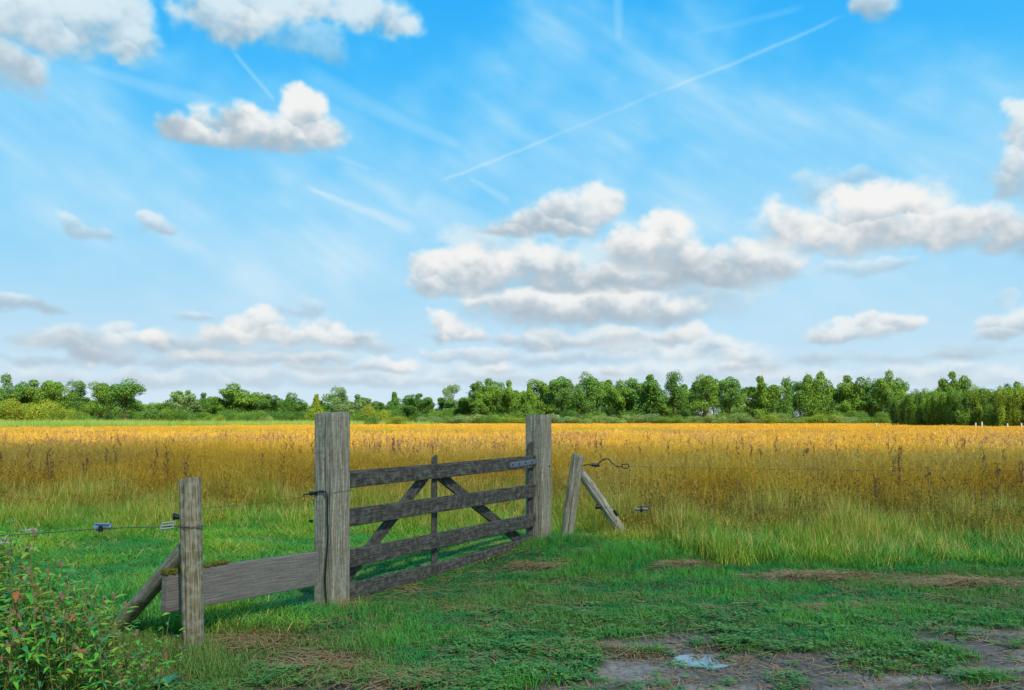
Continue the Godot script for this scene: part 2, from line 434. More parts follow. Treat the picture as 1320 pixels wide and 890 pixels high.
func sky_image(w: int, h: int, az0: float, az1: float, el0: float, el1: float, detail: bool) -> Image:
	var buf := PackedByteArray()
	var col := PackedVector3Array()
	col.resize(w * h)
	var tr := []
	for t in [[1092, 18, 835, 124, 2.0, 3.0, 0.34], [864, 112, 696, 182, 3.0, 2.8, 0.26], [730, 169, 558, 237, 2.0, 2.6, 0.36], [298, 64, 358, 134, 2.6, 4.0, 0.3], [383, 236, 545, 300, 2.5, 13.0, 0.36], [796, -20, 798, 58, 9.0, 9.0, 0.24], [380, 88, 610, 196, 16.0, 8.0, 0.22], [90, 80, 290, 140, 6.0, 14.0, 0.22], [530, 250, 640, 320, 20.0, 40.0, 0.3], [1040, 8, 880, 46, 4.0, 6.0, 0.16], [430, 200, 480, 220, 3.0, 5.0, 0.22], [600, 226, 660, 262, 3.0, 8.0, 0.25]]:
		tr.append([sky_point(t[0], t[1]), sky_point(t[2], t[3]), t[4], t[5], t[6]])
	for j in h:
		var el := lerpf(el1, el0, (j + 0.5) / h)
		var a := air(el)
		var veil_up := smoothstep(2.0, 10.0, el) * (1.0 - smoothstep(24.0, 40.0, el) * 0.6)
		for i in w:
			var az := lerpf(az0, az1, (i + 0.5) / w)
			var x := az * DEG
			var y := el * DEG
			# cirrus: long fibres running down to the right, gathered in loose fields
			var u := x * 0.86 - y * 0.5
			var v := x * 0.5 + y * 0.86
			var field := smoothstep(-0.25, 0.5, sky_b.get_noise_2d(x * 0.16 * 1.3 + 40.0, y * 0.3) + 0.42 * exp(-pow((x + 90.0) / 260.0, 2.0) - pow((y - 270.0) / 140.0, 2.0)) - 0.12 * smoothstep(200.0, 450.0, x) * smoothstep(250.0, 380.0, y))
			var fib := sky_a.get_noise_2d(u * 0.32 + 300.0, v * 1.5) * 0.5 + 0.5
			var veil := field * (0.3 + 0.7 * fib * fib) * 0.72 * veil_up
			if detail:
				for t in tr:
					veil = maxf(veil, veil * 0.6 + t[4] * trail(x + 0.0, y + sky_a.get_noise_2d(x * 2.0 + 500.0, y * 2.0) * 1.0, t[0], t[1], t[2], t[3]) * (0.75 + 0.5 * fib))
			col[j * w + i] = a.lerp(Vector3(0.93, 0.965, 0.99), clampf(veil, 0.0, 0.8))
	for cl in clouds:
		var i0 := maxi(0, int((cl.lo.x / DEG - az0) / (az1 - az0) * w))
		var i1 := mini(w - 1, int((cl.hi.x / DEG - az0) / (az1 - az0) * w) + 1)
		var j0 := maxi(0, int((el1 - cl.hi.y / DEG) / (el1 - el0) * h))
		var j1 := mini(h - 1, int((el1 - cl.lo.y / DEG) / (el1 - el0) * h) + 1)
		var puffs: Array = cl.p
		var base: float = cl.base
		var soft: float = cl.soft
		var op: float = cl.op
		var tone: float = cl.tone
		var hh: float = cl.h
		for j in range(j0, j1 + 1):
			var y := lerpf(el1, el0, (j + 0.5) / h) * DEG
			for i in range(i0, i1 + 1):
				var x := lerpf(az0, az1, (i + 0.5) / w) * DEG
				var n1 := sky_a.get_noise_2d(x * 0.9, y * 1.3)
				var n2 := sky_a.get_noise_2d(x * 0.9 + 777.0, y * 1.3 + 91.0)
				var n3 := sky_b.get_noise_2d(x * 2.4 + 30.0, y * 3.1)
				var wx := x + n1 * 17.0 + n3 * 4.0
				var wy := y + n2 * 12.0
				var best := -9.0
				var second := -9.0
				var bx := 0.0
				var by := 0.0
				for p in puffs:
					var dx: float = (wx - p[0]) * p[2]
					var dy: float = (wy - p[1]) * p[3]
					var q := 1.0 - dx * dx - dy * dy
					if q > best:
						second = best
						best = q
						bx = dx
						by = dy
					elif q > second:
						second = q
				var dens := best + 0.25 * maxf(second, -0.4) + 0.55 * n3 + 0.2 * n1
				dens -= maxf(0.0, (base - y - n1 * 5.0) / soft) * 0.9
				if dens <= 0.0: continue
				var t := clampf((y - base) / hh, 0.0, 1.0)
				var al := smoothstep(0.0, lerpf(1.2, 0.75, t), dens) * op * 0.96
				var lit := 0.20 + tone * 1.5 + 0.40 * by * (0.35 + 0.65 * clampf(best, 0.0, 1.0)) + 0.08 * bx + 0.85 * t + 0.40 * n3 + 0.25 * n2
				lit += 0.12 * (1.0 - smoothstep(0.2, 1.1, dens)) * t
				lit = clampf(lit, 0.0, 1.0)
				lit = lit * lit * (3.0 - 2.0 * lit)
				var cc := Vector3(0.665, 0.725, 0.775).lerp(Vector3(0.972, 0.966, 0.955), lit)
				cc = cc.lerp(col[j * w + i], 0.35 * (1.0 - smoothstep(0.0, 90.0, y)))
				col[j * w + i] = col[j * w + i].lerp(cc, al)
	buf.resize(w * h * 3)
	for k in w * h:
		var c := col[k]
		buf[k * 3] = int(clampf(c.x, 0, 1) * 255.0 + 0.5)
		buf[k * 3 + 1] = int(clampf(c.y, 0, 1) * 255.0 + 0.5)
		buf[k * 3 + 2] = int(clampf(c.z, 0, 1) * 255.0 + 0.5)
	return Image.create_from_data(w, h, false, Image.FORMAT_RGB8, buf)

func make_sky() -> Sky:
	sky_a.seed = 5
	sky_a.noise_type = FastNoiseLite.TYPE_SIMPLEX_SMOOTH
	sky_a.frequency = 0.014
	sky_a.fractal_octaves = 5
	sky_b.seed = 9
	sky_b.noise_type = FastNoiseLite.TYPE_SIMPLEX_SMOOTH
	sky_b.frequency = 0.009
	sky_b.fractal_octaves = 5
	sky_b.fractal_gain = 0.56
	list_clouds()
	var W := 4096
	var H := 2048
	var pano := sky_image(768, 384, 0.0, 360.0, -90.0, 90.0, false)
	# azimuth 180..360 is -180..0: redo that half with the signed azimuth that the clouds use
	var left := sky_image(384, 384, -180.0, 0.0, -90.0, 90.0, false)
	pano.blit_rect(left, Rect2i(0, 0, 384, 384), Vector2i(384, 0))
	pano.resize(W, H, Image.INTERPOLATE_CUBIC)
	# the part towards the meadow at full fineness
	var span := 40.0
	var pw := int(span / 360.0 * W)
	var el1 := 36.0
	var top := int((90.0 - el1) / 180.0 * H)
	var bot := int((90.0 + 1.0) / 180.0 * H)
	var e_top := 90.0 - top * 180.0 / H
	var e_bot := 90.0 - bot * 180.0 / H
	var right := sky_image(pw, bot - top, 0.0, pw * 360.0 / W, e_bot, e_top, true)
	pano.blit_rect(right, Rect2i(0, 0, pw, bot - top), Vector2i(0, top))
	var lf := sky_image(pw, bot - top, -pw * 360.0 / W, 0.0, e_bot, e_top, true)
	pano.blit_rect(lf, Rect2i(0, 0, pw, bot - top), Vector2i(W - pw, top))
	var pm := PanoramaSkyMaterial.new()
	pm.panorama = ImageTexture.create_from_image(pano)
	var sky := Sky.new()
	sky.sky_material = pm
	return sky

# ------------------------------------------------------------------ ground
func bare(x: float, d: float) -> float:   # 0 grass .. 1 bare trodden clay; d is the distance ahead
	if d > 9.5: return 0.0
	var track := clampf((7.35 - d) / 2.0, 0.0, 1.0) * clampf((x + 0.1) / 1.0, 0.0, 1.0) + 0.75 * clampf((5.45 - d) / 0.4, 0.0, 1.0) * clampf((x + 1.9) / 0.5, 0.0, 1.0)
	track = minf(track, 1.0)
	var n := nz.get_noise_2d(x * 60.0, d * 120.0) + 0.5 * nz.get_noise_2d(x * 190.0 + 50.0, d * 330.0)
	return smoothstep(0.37, 0.57, track * 0.72 + n * 0.56)

func height(x: float, z: float) -> float:
	var d := -z
	var h := nz.get_noise_2d(x * 40.0, z * 40.0) * 0.025
	if d < 16.0 and absf(x) < 12.0:
		h += nz.get_noise_2d(x * 170.0 + 9.0, z * 170.0) * 0.014
		var b := bare(x, d)
		h += b * (-0.03 + nf.get_noise_2d(x * 420.0, z * 420.0) * 0.008 + nz.get_noise_2d(x * 90.0, z * 300.0) * 0.02)
		h += 0.05 * exp(-((x - 0.6) * (x - 0.6) + (d - 10.7) * (d - 10.7)) / 1.4)
		h += 0.06 * exp(-((x - 1.4) * (x - 1.4) * 0.3 + (d - 10.2) * (d - 10.2)) / 0.8)
		var pr2 := (x - 1.29) * (x - 1.29) / 0.035 + (d - 5.87) * (d - 5.87) / 0.016
		h = lerpf(h, -0.03 + h * 0.2, exp(-pr2 * 0.35)) - 0.02 * exp(-pr2 * 1.2)
	return h

func make_ground() -> void:
	var xs := PackedFloat32Array()
	var zs := PackedFloat32Array()
	var s := 0.045
	var x := 0.0
	var half := PackedFloat32Array()
	while x < 2500.0:
		half.append(x)
		if x > 5.5: s *= 1.09
		x += s
	for k in range(half.size() - 1, 0, -1): xs.append(-half[k])
	for k in half: xs.append(k)
	s = 0.04
	var z := 4.3
	var back := PackedFloat32Array()
	var b := 4.3
	var bs := 0.1
	while b > -1200.0:
		b -= bs
		bs *= 1.25
		back.append(b)
	for k in range(back.size() - 1, -1, -1): zs.append(back[k])
	while z < 3000.0:
		zs.append(z)
		if z > 11.0: s *= 1.06
		z += s
	var acc := Acc.new()
	var w := xs.size()
	for j in zs.size():
		for i in w:
			var px := xs[i]
			var d := zs[j]
			acc.v.append(Vector3(px, height(px, -d), -d))
			var soil := Color(0.075, 0.062, 0.05)
			if d < 12.0 and absf(px) < 10.0:
				var bb := bare(px, d)
				var dry := smoothstep(-0.1, 0.4, nz.get_noise_2d(px * 75.0 + 400.0, d * 210.0))
				soil = Color(0.075, 0.07, 0.035).lerp(Color(0.22, 0.19, 0.145).lerp(Color(0.41, 0.36, 0.285), dry), bb)
			elif d > 12.0:
				soil = Color(0.16, 0.14, 0.04).lerp(Color(0.62, 0.42, 0.09), smoothstep(12.0, 40.0, d))
			acc.c.append(soil)
			if i > 0 and j > 0:
				var e := j * w + i
				acc.i.append_array(PackedInt32Array([e - w - 1, e - 1, e, e - w - 1, e, e - w]))
	acc.smooth()
	for k in acc.n.size():
		if acc.n[k].y < 0.0: acc.n[k] = -acc.n[k]
	var m := StandardMaterial3D.new()
	m.vertex_color_use_as_albedo = true
	m.albedo_texture = noise_tex(0.03, 5, [[0.0, grey(0.62)], [0.45, grey(0.85)], [1.0, grey(1.0)]], Vector2i(512, 512), 71)
	m.uv1_triplanar = true
	m.uv1_world_triplanar = true
	m.uv1_scale = Vector3(0.9, 0.9, 0.9)
	m.heightmap_enabled = true
	m.heightmap_texture = noise_tex(0.045, 5, [], Vector2i(512, 512), 72)
	m.heightmap_scale = 1.2
	m.roughness = 0.9
	m.metallic_specular = 0.3
	var o := part("ground", acc.mesh(), m, self)
	tag(o, "flat meadow ground with trodden grey clay in front of the gate", "ground", "", "structure")

# ------------------------------------------------------------------ grass
func blades(n: int, h0: float, h1: float, spread: float, lean0: float, lean1: float, w: float, segs: int, seed_: int, tone := 0.25) -> ArrayMesh:
	var r := RandomNumberGenerator.new()
	r.seed = seed_
	var a := Acc.new()
	for k in n:
		var p := Vector3(r.randfn(0, spread), -0.01, r.randfn(0, spread))
		var c := 1.0 + r.randf_range(-tone, tone)
		var yellow := r.randf_range(-0.12, 0.25)
		ribbon(a, p, r.randf() * TAU, r.randf_range(h0, h1), r.randf_range(lean0, lean1), w * r.randf_range(0.7, 1.3), segs, Color(c * (1.0 + yellow), c, c * (1.0 - yellow)))
	return a.mesh()

# seeding grass: thin culms with nodding panicles
func culms(n: int, h0: float, h1: float, spread: float, w: float, head: float, seed_: int) -> ArrayMesh:
	var r := RandomNumberGenerator.new()
	r.seed = seed_
	var a := Acc.new()
	for k in n:
		var p := Vector3(r.randfn(0, spread), -0.01, r.randfn(0, spread))
		var c := 1.0 + r.randf_range(-0.25, 0.25)
		var col := Color(c, c * r.randf_range(0.9, 1.08), c * r.randf_range(0.7, 1.2))
		var dir := r.randf() * TAU
		var h := r.randf_range(h0, h1)
		var top := ribbon(a, p, dir, h, r.randf_range(0.03, 0.3), w * r.randf_range(0.8, 1.2), 3, col, 0.5, 2.2)
		var hc := Color(col.r * 1.05, col.g * 0.92, col.b * 0.9)
		for q in 4:   # panicle branches
			var ad := r.randf() * TAU
			var st := top - Vector3.UP * head * (0.25 * q)
			var tip := st + Vector3(cos(ad), r.randf_range(0.4, 1.6), sin(ad)) * head * 0.34
			var sd := Vector3(-sin(ad), 0.3, cos(ad)) * w * 1.6
			a.tri(st, tip - sd, tip + sd, Vector3(cos(ad), 0.4, sin(ad)).normalized(), hc)
			a.tri(tip - sd, tip + Vector3(cos(ad), -0.3, sin(ad)) * head * 0.16, tip + sd, Vector3(cos(ad), 0.4, sin(ad)).normalized(), hc)
		if k % 2 == 0:   # a leaf
			ribbon(a, p, r.randf() * TAU, h * r.randf_range(0.4, 0.75), r.randf_range(0.2, 0.9), w * 1.7, 3, Color(c * 0.95, c, c), 0.1)
	a.uv.resize(0)
	return a.mesh()

func scatter(called: String, parent: Node, mesh: Mesh, mat: Material, buf: PackedFloat32Array) -> void:
	if buf.is_empty(): return
	var mm := MultiMesh.new()
	mm.transform_format = MultiMesh.TRANSFORM_3D
	mm.use_colors = true
	mm.mesh = mesh
	mm.instance_count = buf.size() / 16
	mm.buffer = buf
	var o := MultiMeshInstance3D.new()
	o.name = called
	o.multimesh = mm
	o.material_override = mat
	o.set_meta("kind", "stuff")
	parent.add_child(o, true)

func put(buf: PackedFloat32Array, x: float, y: float, z: float, turn: float, sx: float, sy: float, c: Color, tilt := 0.0) -> void:
	var cs := cos(turn)
	var sn := sin(turn)
	buf.append_array(PackedFloat32Array([cs * sx, tilt * sy, sn * sx, x, 0.0, sy, 0.0, y, -sn * sx, 0.0, cs * sx, z, c.r, c.g, c.b, 1.0]))

func stuff_root(called: String, label: String, category: String) -> Node3D:
	var o := Node3D.new()
	o.name = numbered(called)
	add_child(o)
	tag(o, label, category, "", "stuff")
	return o

func tall_edge(x: float) -> float:   # where the uncut meadow begins
	var e := lerpf(13.6, 10.6, smoothstep(0.2, 1.6, x))
	return e + nz.get_noise_2d(x * 45.0, 3.0) * 1.6

func gold(x: float, d: float) -> Color:
	var n := nz.get_noise_2d(x * 1.6 + 10.0, d * 5.0)
	var n2 := nz.get_noise_2d(x * 9.0, d * 14.0 + 70.0)
	var c := Color(0.97, 0.69, 0.11).lerp(Color(0.98, 0.65, 0.06), clampf(0.5 + n * 1.3, 0.0, 1.0))
	c = c.lerp(Color(0.97, 0.76, 0.26), clampf(n2 * 1.2 + 0.1, 0.0, 0.7) * (1.0 - smoothstep(55.0, 75.0, d)))
	c = c.lerp(Color(0.85, 0.58, 0.10), clampf(-n2 * 1.0, 0.0, 0.6))
	c = c.lerp(Color(0.78, 0.56, 0.14), 0.6 * smoothstep(-0.2, 0.3, n2 + n * 0.5) * smoothstep(14.0, 20.0, d) * smoothstep(48.0, 34.0, d))
	var band := exp(-pow((d - 66.0 - n2 * 10.0 - x * 0.10) / 4.5, 2.0)) * smoothstep(24.0, 8.0, x + n * 20.0)
	band = maxf(band, 0.9 * exp(-pow((d - 82.0) / 6.0, 2.0) - pow((x - 9.0) / 5.0, 2.0)))
	c = c.lerp(Color(0.46, 0.60, 0.08), clampf(band, 0.0, 0.85))
	c = c.lerp(Color(0.56, 0.60, 0.13), clampf(smoothstep(16.0, 10.5, d) * 0.3 + n2 * 0.35 * smoothstep(40.0, 15.0, d), 0.0, 0.8))
	return c

func make_grass() -> void:
	# golden uncut meadow
	var field := stuff_root("meadow_grass", "golden seeding grass of the uncut meadow behind the gate", "grass")
	var zones := [[10.2, 22.0, 0.17, 1.0, 1.0, 0.0042, 20], [22.0, 46.0, 0.30, 1.5, 1.0, 0.006, 22], [46.0, 112.0, 0.62, 3.2, 1.0, 0.013, 40], [112.0, 330.0, 1.75, 8.0, 1.0, 0.034, 90]]
	var zi := 0
	for zn in zones:
		var bufs := [PackedFloat32Array(), PackedFloat32Array(), PackedFloat32Array()]
		var d: float = zn[0]
		var s: float = zn[2]
		while d < zn[1]:
			var hw := d * 0.70 + 2.5
			var x := -hw
			while x < hw:
				var px := x + rng.randf_range(-0.5, 0.5) * s
				var pd := d + rng.randf_range(-0.5, 0.5) * s
				x += s
				var edge := tall_edge(px)
				if pd < edge or rng.randf() > 0.25 + 0.75 * smoothstep(0.0, 3.0, pd - edge): continue
				if px < -8.0 and reed_edge(px, pd) > 1.0: continue
				var hgt := rng.randf_range(0.75, 1.1) * (0.92 + 0.3 * nz.get_noise_2d(px * 14.0, pd * 14.0) + 0.25 * nz.get_noise_2d(px * 70.0, pd * 70.0)) * lerpf(0.45, 1.0, smoothstep(0.0, 4.5, pd - edge))
				if pd > 50.0: hgt *= lerpf(1.0, 0.8, smoothstep(50.0, 75.0, pd))
				var c := gold(px, pd)
				var v := rng.randf_range(0.85, 1.15)
				put(bufs[rng.randi() % 3], px, height(px, -pd), -pd, rng.randf() * TAU, 1.0, hgt, Color(c.r * v, c.g * v, c.b * v))
			d += s
		for k in 3:
			scatter("grass_clumps", field, culms(zn[6], 0.62, 0.98, 0.11 * zn[3], zn[5], 0.13, 100 + zi * 10 + k), M.straw, bufs[k])
		zi += 1
	# green undergrowth at the meadow's edge and the strip behind the gate
	var under := stuff_root("edge_grass", "lush green grass along the edge of the uncut meadow", "grass")
	var b2 := [PackedFloat32Array(), PackedFloat32Array()]
	var dd := 6.4
	while dd < 24.0:
		var step := 0.075 if dd < 16.0 else 0.13
		var hw2 := dd * 0.68 + 1.5
		var x2 := -hw2
		while x2 < hw2:
			var px := x2 + rng.randf_range(-0.5, 0.5) * step
			var pd := dd + rng.randf_range(-0.5, 0.5) * step
			x2 += step
			# this side of the fence line stays short turf
			var start := 9.3 + nz.get_noise_2d(px * 50.0, 8.0) * 0.5
			if px < 0.4: start = 7.35 + (px + 1.55) * 1.86 if px > -1.55 else 6.1 + nz.get_noise_2d(px * 60.0, 0.0)
			if px > 0.4 and px < 2.2: start = 9.7
			if pd < start: continue
			var e := tall_edge(px)
			var near := smoothstep(e - 2.6, e + 1.6, pd)
			if pd > e + 2.5 and rng.randf() < smoothstep(e + 2.5, e + 9.0, pd): continue
			var nn := nz.get_noise_2d(px * 55.0, pd * 55.0)
			var hgt := (0.24 + 1.25 * near) * rng.randf_range(0.65, 1.2) * (1.0 + nn * 0.8)
			if px > 0.9 and px < 1.9 and pd < 11.5: hgt *= 0.45
			if px < -1.9: hgt *= 1.0 + 0.9 * smoothstep(-1.9, -2.6, px) * smoothstep(9.0, 7.0, pd)
			var c := Color(0.13, 0.52, 0.03).lerp(Color(0.34, 0.54, 0.035), clampf(0.35 + nn * 1.2 + rng.randf_range(-0.3, 0.3), 0.0, 1.0))
			c = c.lerp(Color(0.44, 0.47, 0.07), near * 0.85)
			c = c.lerp(Color(0.06, 0.40, 0.075), clampf(smoothstep(12.0, 8.5, pd) * 0.6 - nn, 0.0, 0.8))
			hgt *= near_gate(px, pd)
			if rng.randf() < 0.07 + 0.3 * near: c = Color(0.85, 0.62, 0.17)
			put(b2[rng.randi() % 2], px, height(px, -pd), -pd, rng.randf() * TAU, 1.0, hgt, c, rng.randf_range(-0.15, 0.15))
		dd += step
	for k in 2: scatter("grass_clumps", under, blades(15, 0.16, 0.42, 0.055, 0.15, 0.9, 0.0075, 3, 200 + k), M.grass, b2[k])
	# short turf on this side
	var turf := stuff_root("turf_grass", "short trodden green turf in front of the gate", "grass")
	var b3 := [PackedFloat32Array(), PackedFloat32Array(), PackedFloat32Array()]
	dd = 4.5
	while dd < 11.5:
		var hw3 := dd * 0.68 + 1.0
		var x3 := -hw3
		while x3 < hw3:
			var st := 0.043
			var px := x3 + rng.randf_range(-0.6, 0.6) * st
			var pd := dd + rng.randf_range(-0.6, 0.6) * st
			x3 += st
			if px > -1.55 and px < 0.35 and pd > 7.5 + (px + 1.55) * 1.86: continue
			if px < -1.55 and pd > 6.9: continue
			var bb := bare(px, pd)
			var mat_n := straw_mat(px, pd)
			if rng.randf() < bb * 1.02 or rng.randf() < mat_n * 0.85: continue
			if absf(px - 1.29) < 0.2 and pd > 5.72 and pd < 6.1 or absf(px - 1.29) < 0.15 and pd > 5.5 and pd < 5.75: continue
			var nn := nz.get_noise_2d(px * 80.0, pd * 110.0)
			var hgt := rng.randf_range(0.6, 1.25) * (1.0 + nn * 1.0) * lerpf(1.0, 0.75, bb)
			hgt *= 1.0 + 0.9 * exp(-pow((pd - 9.7) / 0.9, 2.0)) * smoothstep(0.2, 1.0, px)
			hgt = hgt * 0.8 * near_gate(px, pd) + tuft(px, pd)
			var c := Color(0.042, 0.335, 0.062).lerp(Color(0.12, 0.44, 0.05), clampf(0.4 + nn * 1.3 + rng.randf_range(-0.3, 0.3), 0.0, 1.0))
			c = c.lerp(Color(0.17, 0.28, 0.045), clampf(nz.get_noise_2d(px * 33.0 + 70.0, pd * 90.0) * 1.8, 0.0, 0.7))
			c = c.lerp(Color(0.24, 0.29, 0.06), 0.6 * smoothstep(-0.6, -1.4, px) * smoothstep(7.2, 5.8, pd))
			if rng.randf() < 0.05 + 0.2 * mat_n + 0.12 * bb: c = Color(0.36, 0.25, 0.10)
			put(b3[rng.randi() % 3], px, height(px, -pd), -pd, rng.randf() * TAU, 1.0, hgt, c, rng.randf_range(-0.3, 0.3))
		dd += 0.043
	for k in 3: scatter("grass_clumps", turf, blades(14, 0.026, 0.085, 0.032, 0.3, 1.5, 0.0046, 3, 300 + k), M.grass, b3[k])
	# dead straw lying about
	var litter := stuff_root("dead_straw", "dead tan straw lying in mats on the turf and round the posts", "straw")
	var b4 := PackedFloat32Array()
	for k in 60000:
		var pd := rng.randf_range(4.7, 11.0)
		var px := rng.randf_range(-1.0, 1.0) * (pd * 0.66 + 0.6)
		var mm := straw_mat(px, pd)
		if rng.randf() > 0.06 + mm * 0.95: continue
		var cc := Color(0.40, 0.22, 0.085).lerp(Color(0.56, 0.40, 0.18), rng.randf())
		put(b4, px, height(px, -pd) + rng.randf_range(0.004, 0.02 + 0.05 * mm), -pd, rng.randf() * TAU, rng.randf_range(0.6, 1.5), rng.randf_range(0.3, 1.6), cc, rng.randf_range(-0.2, 0.2))
	var a := Acc.new()
	var r := RandomNumberGenerator.new()
	r.seed = 8
	for k in 4:
		var p := Vector3(r.randf_range(-0.06, 0.06), 0.0, r.randf_range(-0.06, 0.06))
		var an := r.randf() * TAU
		var dir := Vector3(cos(an), r.randf_range(-0.05, 0.12), sin(an))
		var sd := Vector3(-dir.z, 0.3, dir.x) * 0.0022
		var p2 := p + dir * 0.08
		var p3 := p2 + (dir + Vector3(r.randf_range(-0.5, 0.5), -0.1, r.randf_range(-0.5, 0.5))) * 0.07
		a.quad(p - sd, p + sd, p2 + sd, p2 - sd, Vector3.UP, Color(1, 1, 1))
		a.quad(p2 - sd, p2 + sd, p3 + sd * 0.4, p3 - sd * 0.4, Vector3.UP, Color(0.85, 0.85, 0.85))
	scatter("straw_wisps", litter, a.mesh(), M.straw, b4)

func straw_mat(x: float, d: float) -> float:   # where mats of dead straw lie
	var s := 0.0
	for p in [[3.15, 8.67, 0.8, 0.22, 1.0], [4.4, 8.26, 0.8, 0.25, 1.0], [0.3, 9.2, 0.35, 0.25, 0.9], [1.9, 9.2, 0.35, 0.3, 0.8], [-1.9, 6.15, 0.42, 0.4, 0.72], [-1.45, 7.3, 0.22, 0.2, 0.8], [-1.3, 5.6, 0.9, 0.4, 0.45], [0.9, 9.9, 0.3, 0.3, 0.4], [-2.3, 5.3, 0.5, 0.3, 0.6], [-0.6, 5.35, 0.6, 0.3, 0.6], [0.5, 5.9, 0.5, 0.25, 0.5], [-0.2, 7.2, 0.5, 0.2, 0.4], [2.6, 7.3, 0.9, 0.15, 0.45]]:
		s = maxf(s, p[4] * exp(-pow((x - p[0]) / p[2], 2.0) - pow((d - p[1]) / p[3], 2.0)))
	return clampf(s * 1.5 + nz.get_noise_2d(x * 110.0, d * 160.0) * 0.6 - 0.35, 0.0, 1.0)

func near_gate(x: float, d: float) -> float:   # grazed and trodden along the gate
	var q := Vector3(x, 0, -d) - P1
	var u := q.dot(along)
	if u < 0.0 or u > 3.9: return 1.0
	return lerpf(0.4, 1.0, smoothstep(0.25, 1.1, absf(q.dot(facing))))

func tuft(x: float, d: float) -> float:
	var s := 0.0
	for p in [[0.33, 10.3, 0.28, 2.2], [0.75, 10.4, 0.3, 2.4], [2.2, 10.5, 0.4, 1.6], [-1.6, 7.1, 0.2, 1.2], [-1.3, 7.1, 0.2, 1.0], [-2.2, 5.75, 0.2, 1.3], [-1.9, 6.4, 0.3, 1.0], [1.2, 9.6, 0.35, 1.2], [-2.6, 5.4, 0.3, 1.8], [-2.1, 5.4, 0.25, 1.6], [-1.75, 5.3, 0.2, 1.0], [-3.1, 5.3, 0.8, 3.0], [-0.9, 6.0, 0.2, 0.8]]:
		s += p[3] * exp(-(pow(x - p[0], 2.0) + pow(d - p[1], 2.0)) / (p[2] * p[2]))
	return s

func reed_edge(x: float, d: float) -> float:   # > 1 inside the reed bed that lies left in front of the woods
	# its near side runs from (-70, 92) to (-24, 205)
	var side := (x + 72.0) * (205.0 - 90.0) - (d - 90.0) * (-24.0 + 72.0)
	return 2.0 if side < 0.0 and d > 80.0 else 0.0

func make_reeds() -> void:
	var reeds := stuff_root("reed_bed", "bright green reed bed in front of the woods beyond the meadow", "reeds")
	var bufs := [PackedFloat32Array(), PackedFloat32Array()]
	var d := 84.0
	while d < 235.0:
		var x := -d * 0.72
		while x < -18.0:
			var px := x + rng.randf_range(-0.4, 0.4)
			var pd := d + rng.randf_range(-0.4, 0.4)
			x += 0.75 if d < 150.0 else 1.4
			if reed_edge(px + nz.get_noise_2d(px * 6.0, pd * 6.0) * 5.0, pd) < 1.0: continue
			var n := nz.get_noise_2d(px * 3.0, pd * 9.0)
			var c := Color(0.19, 0.34, 0.05).lerp(Color(0.32, 0.42, 0.10), clampf(0.4 + n * 1.4 + rng.randf_range(-0.3, 0.3), 0.0, 1.0))
			put(bufs[rng.randi() % 2], px, 0.0, -pd, rng.randf() * TAU, 1.0, rng.randf_range(0.75, 1.2) * (1.0 + 0.3 * n), c)
		d += 0.75 if d < 150.0 else 1.4
	for k in 2: scatter("reed_clumps", reeds, blades(22, 0.9, 1.75, 0.35, 0.05, 0.35, 0.035, 3, 400 + k, 0.3), M.grass, bufs[k])

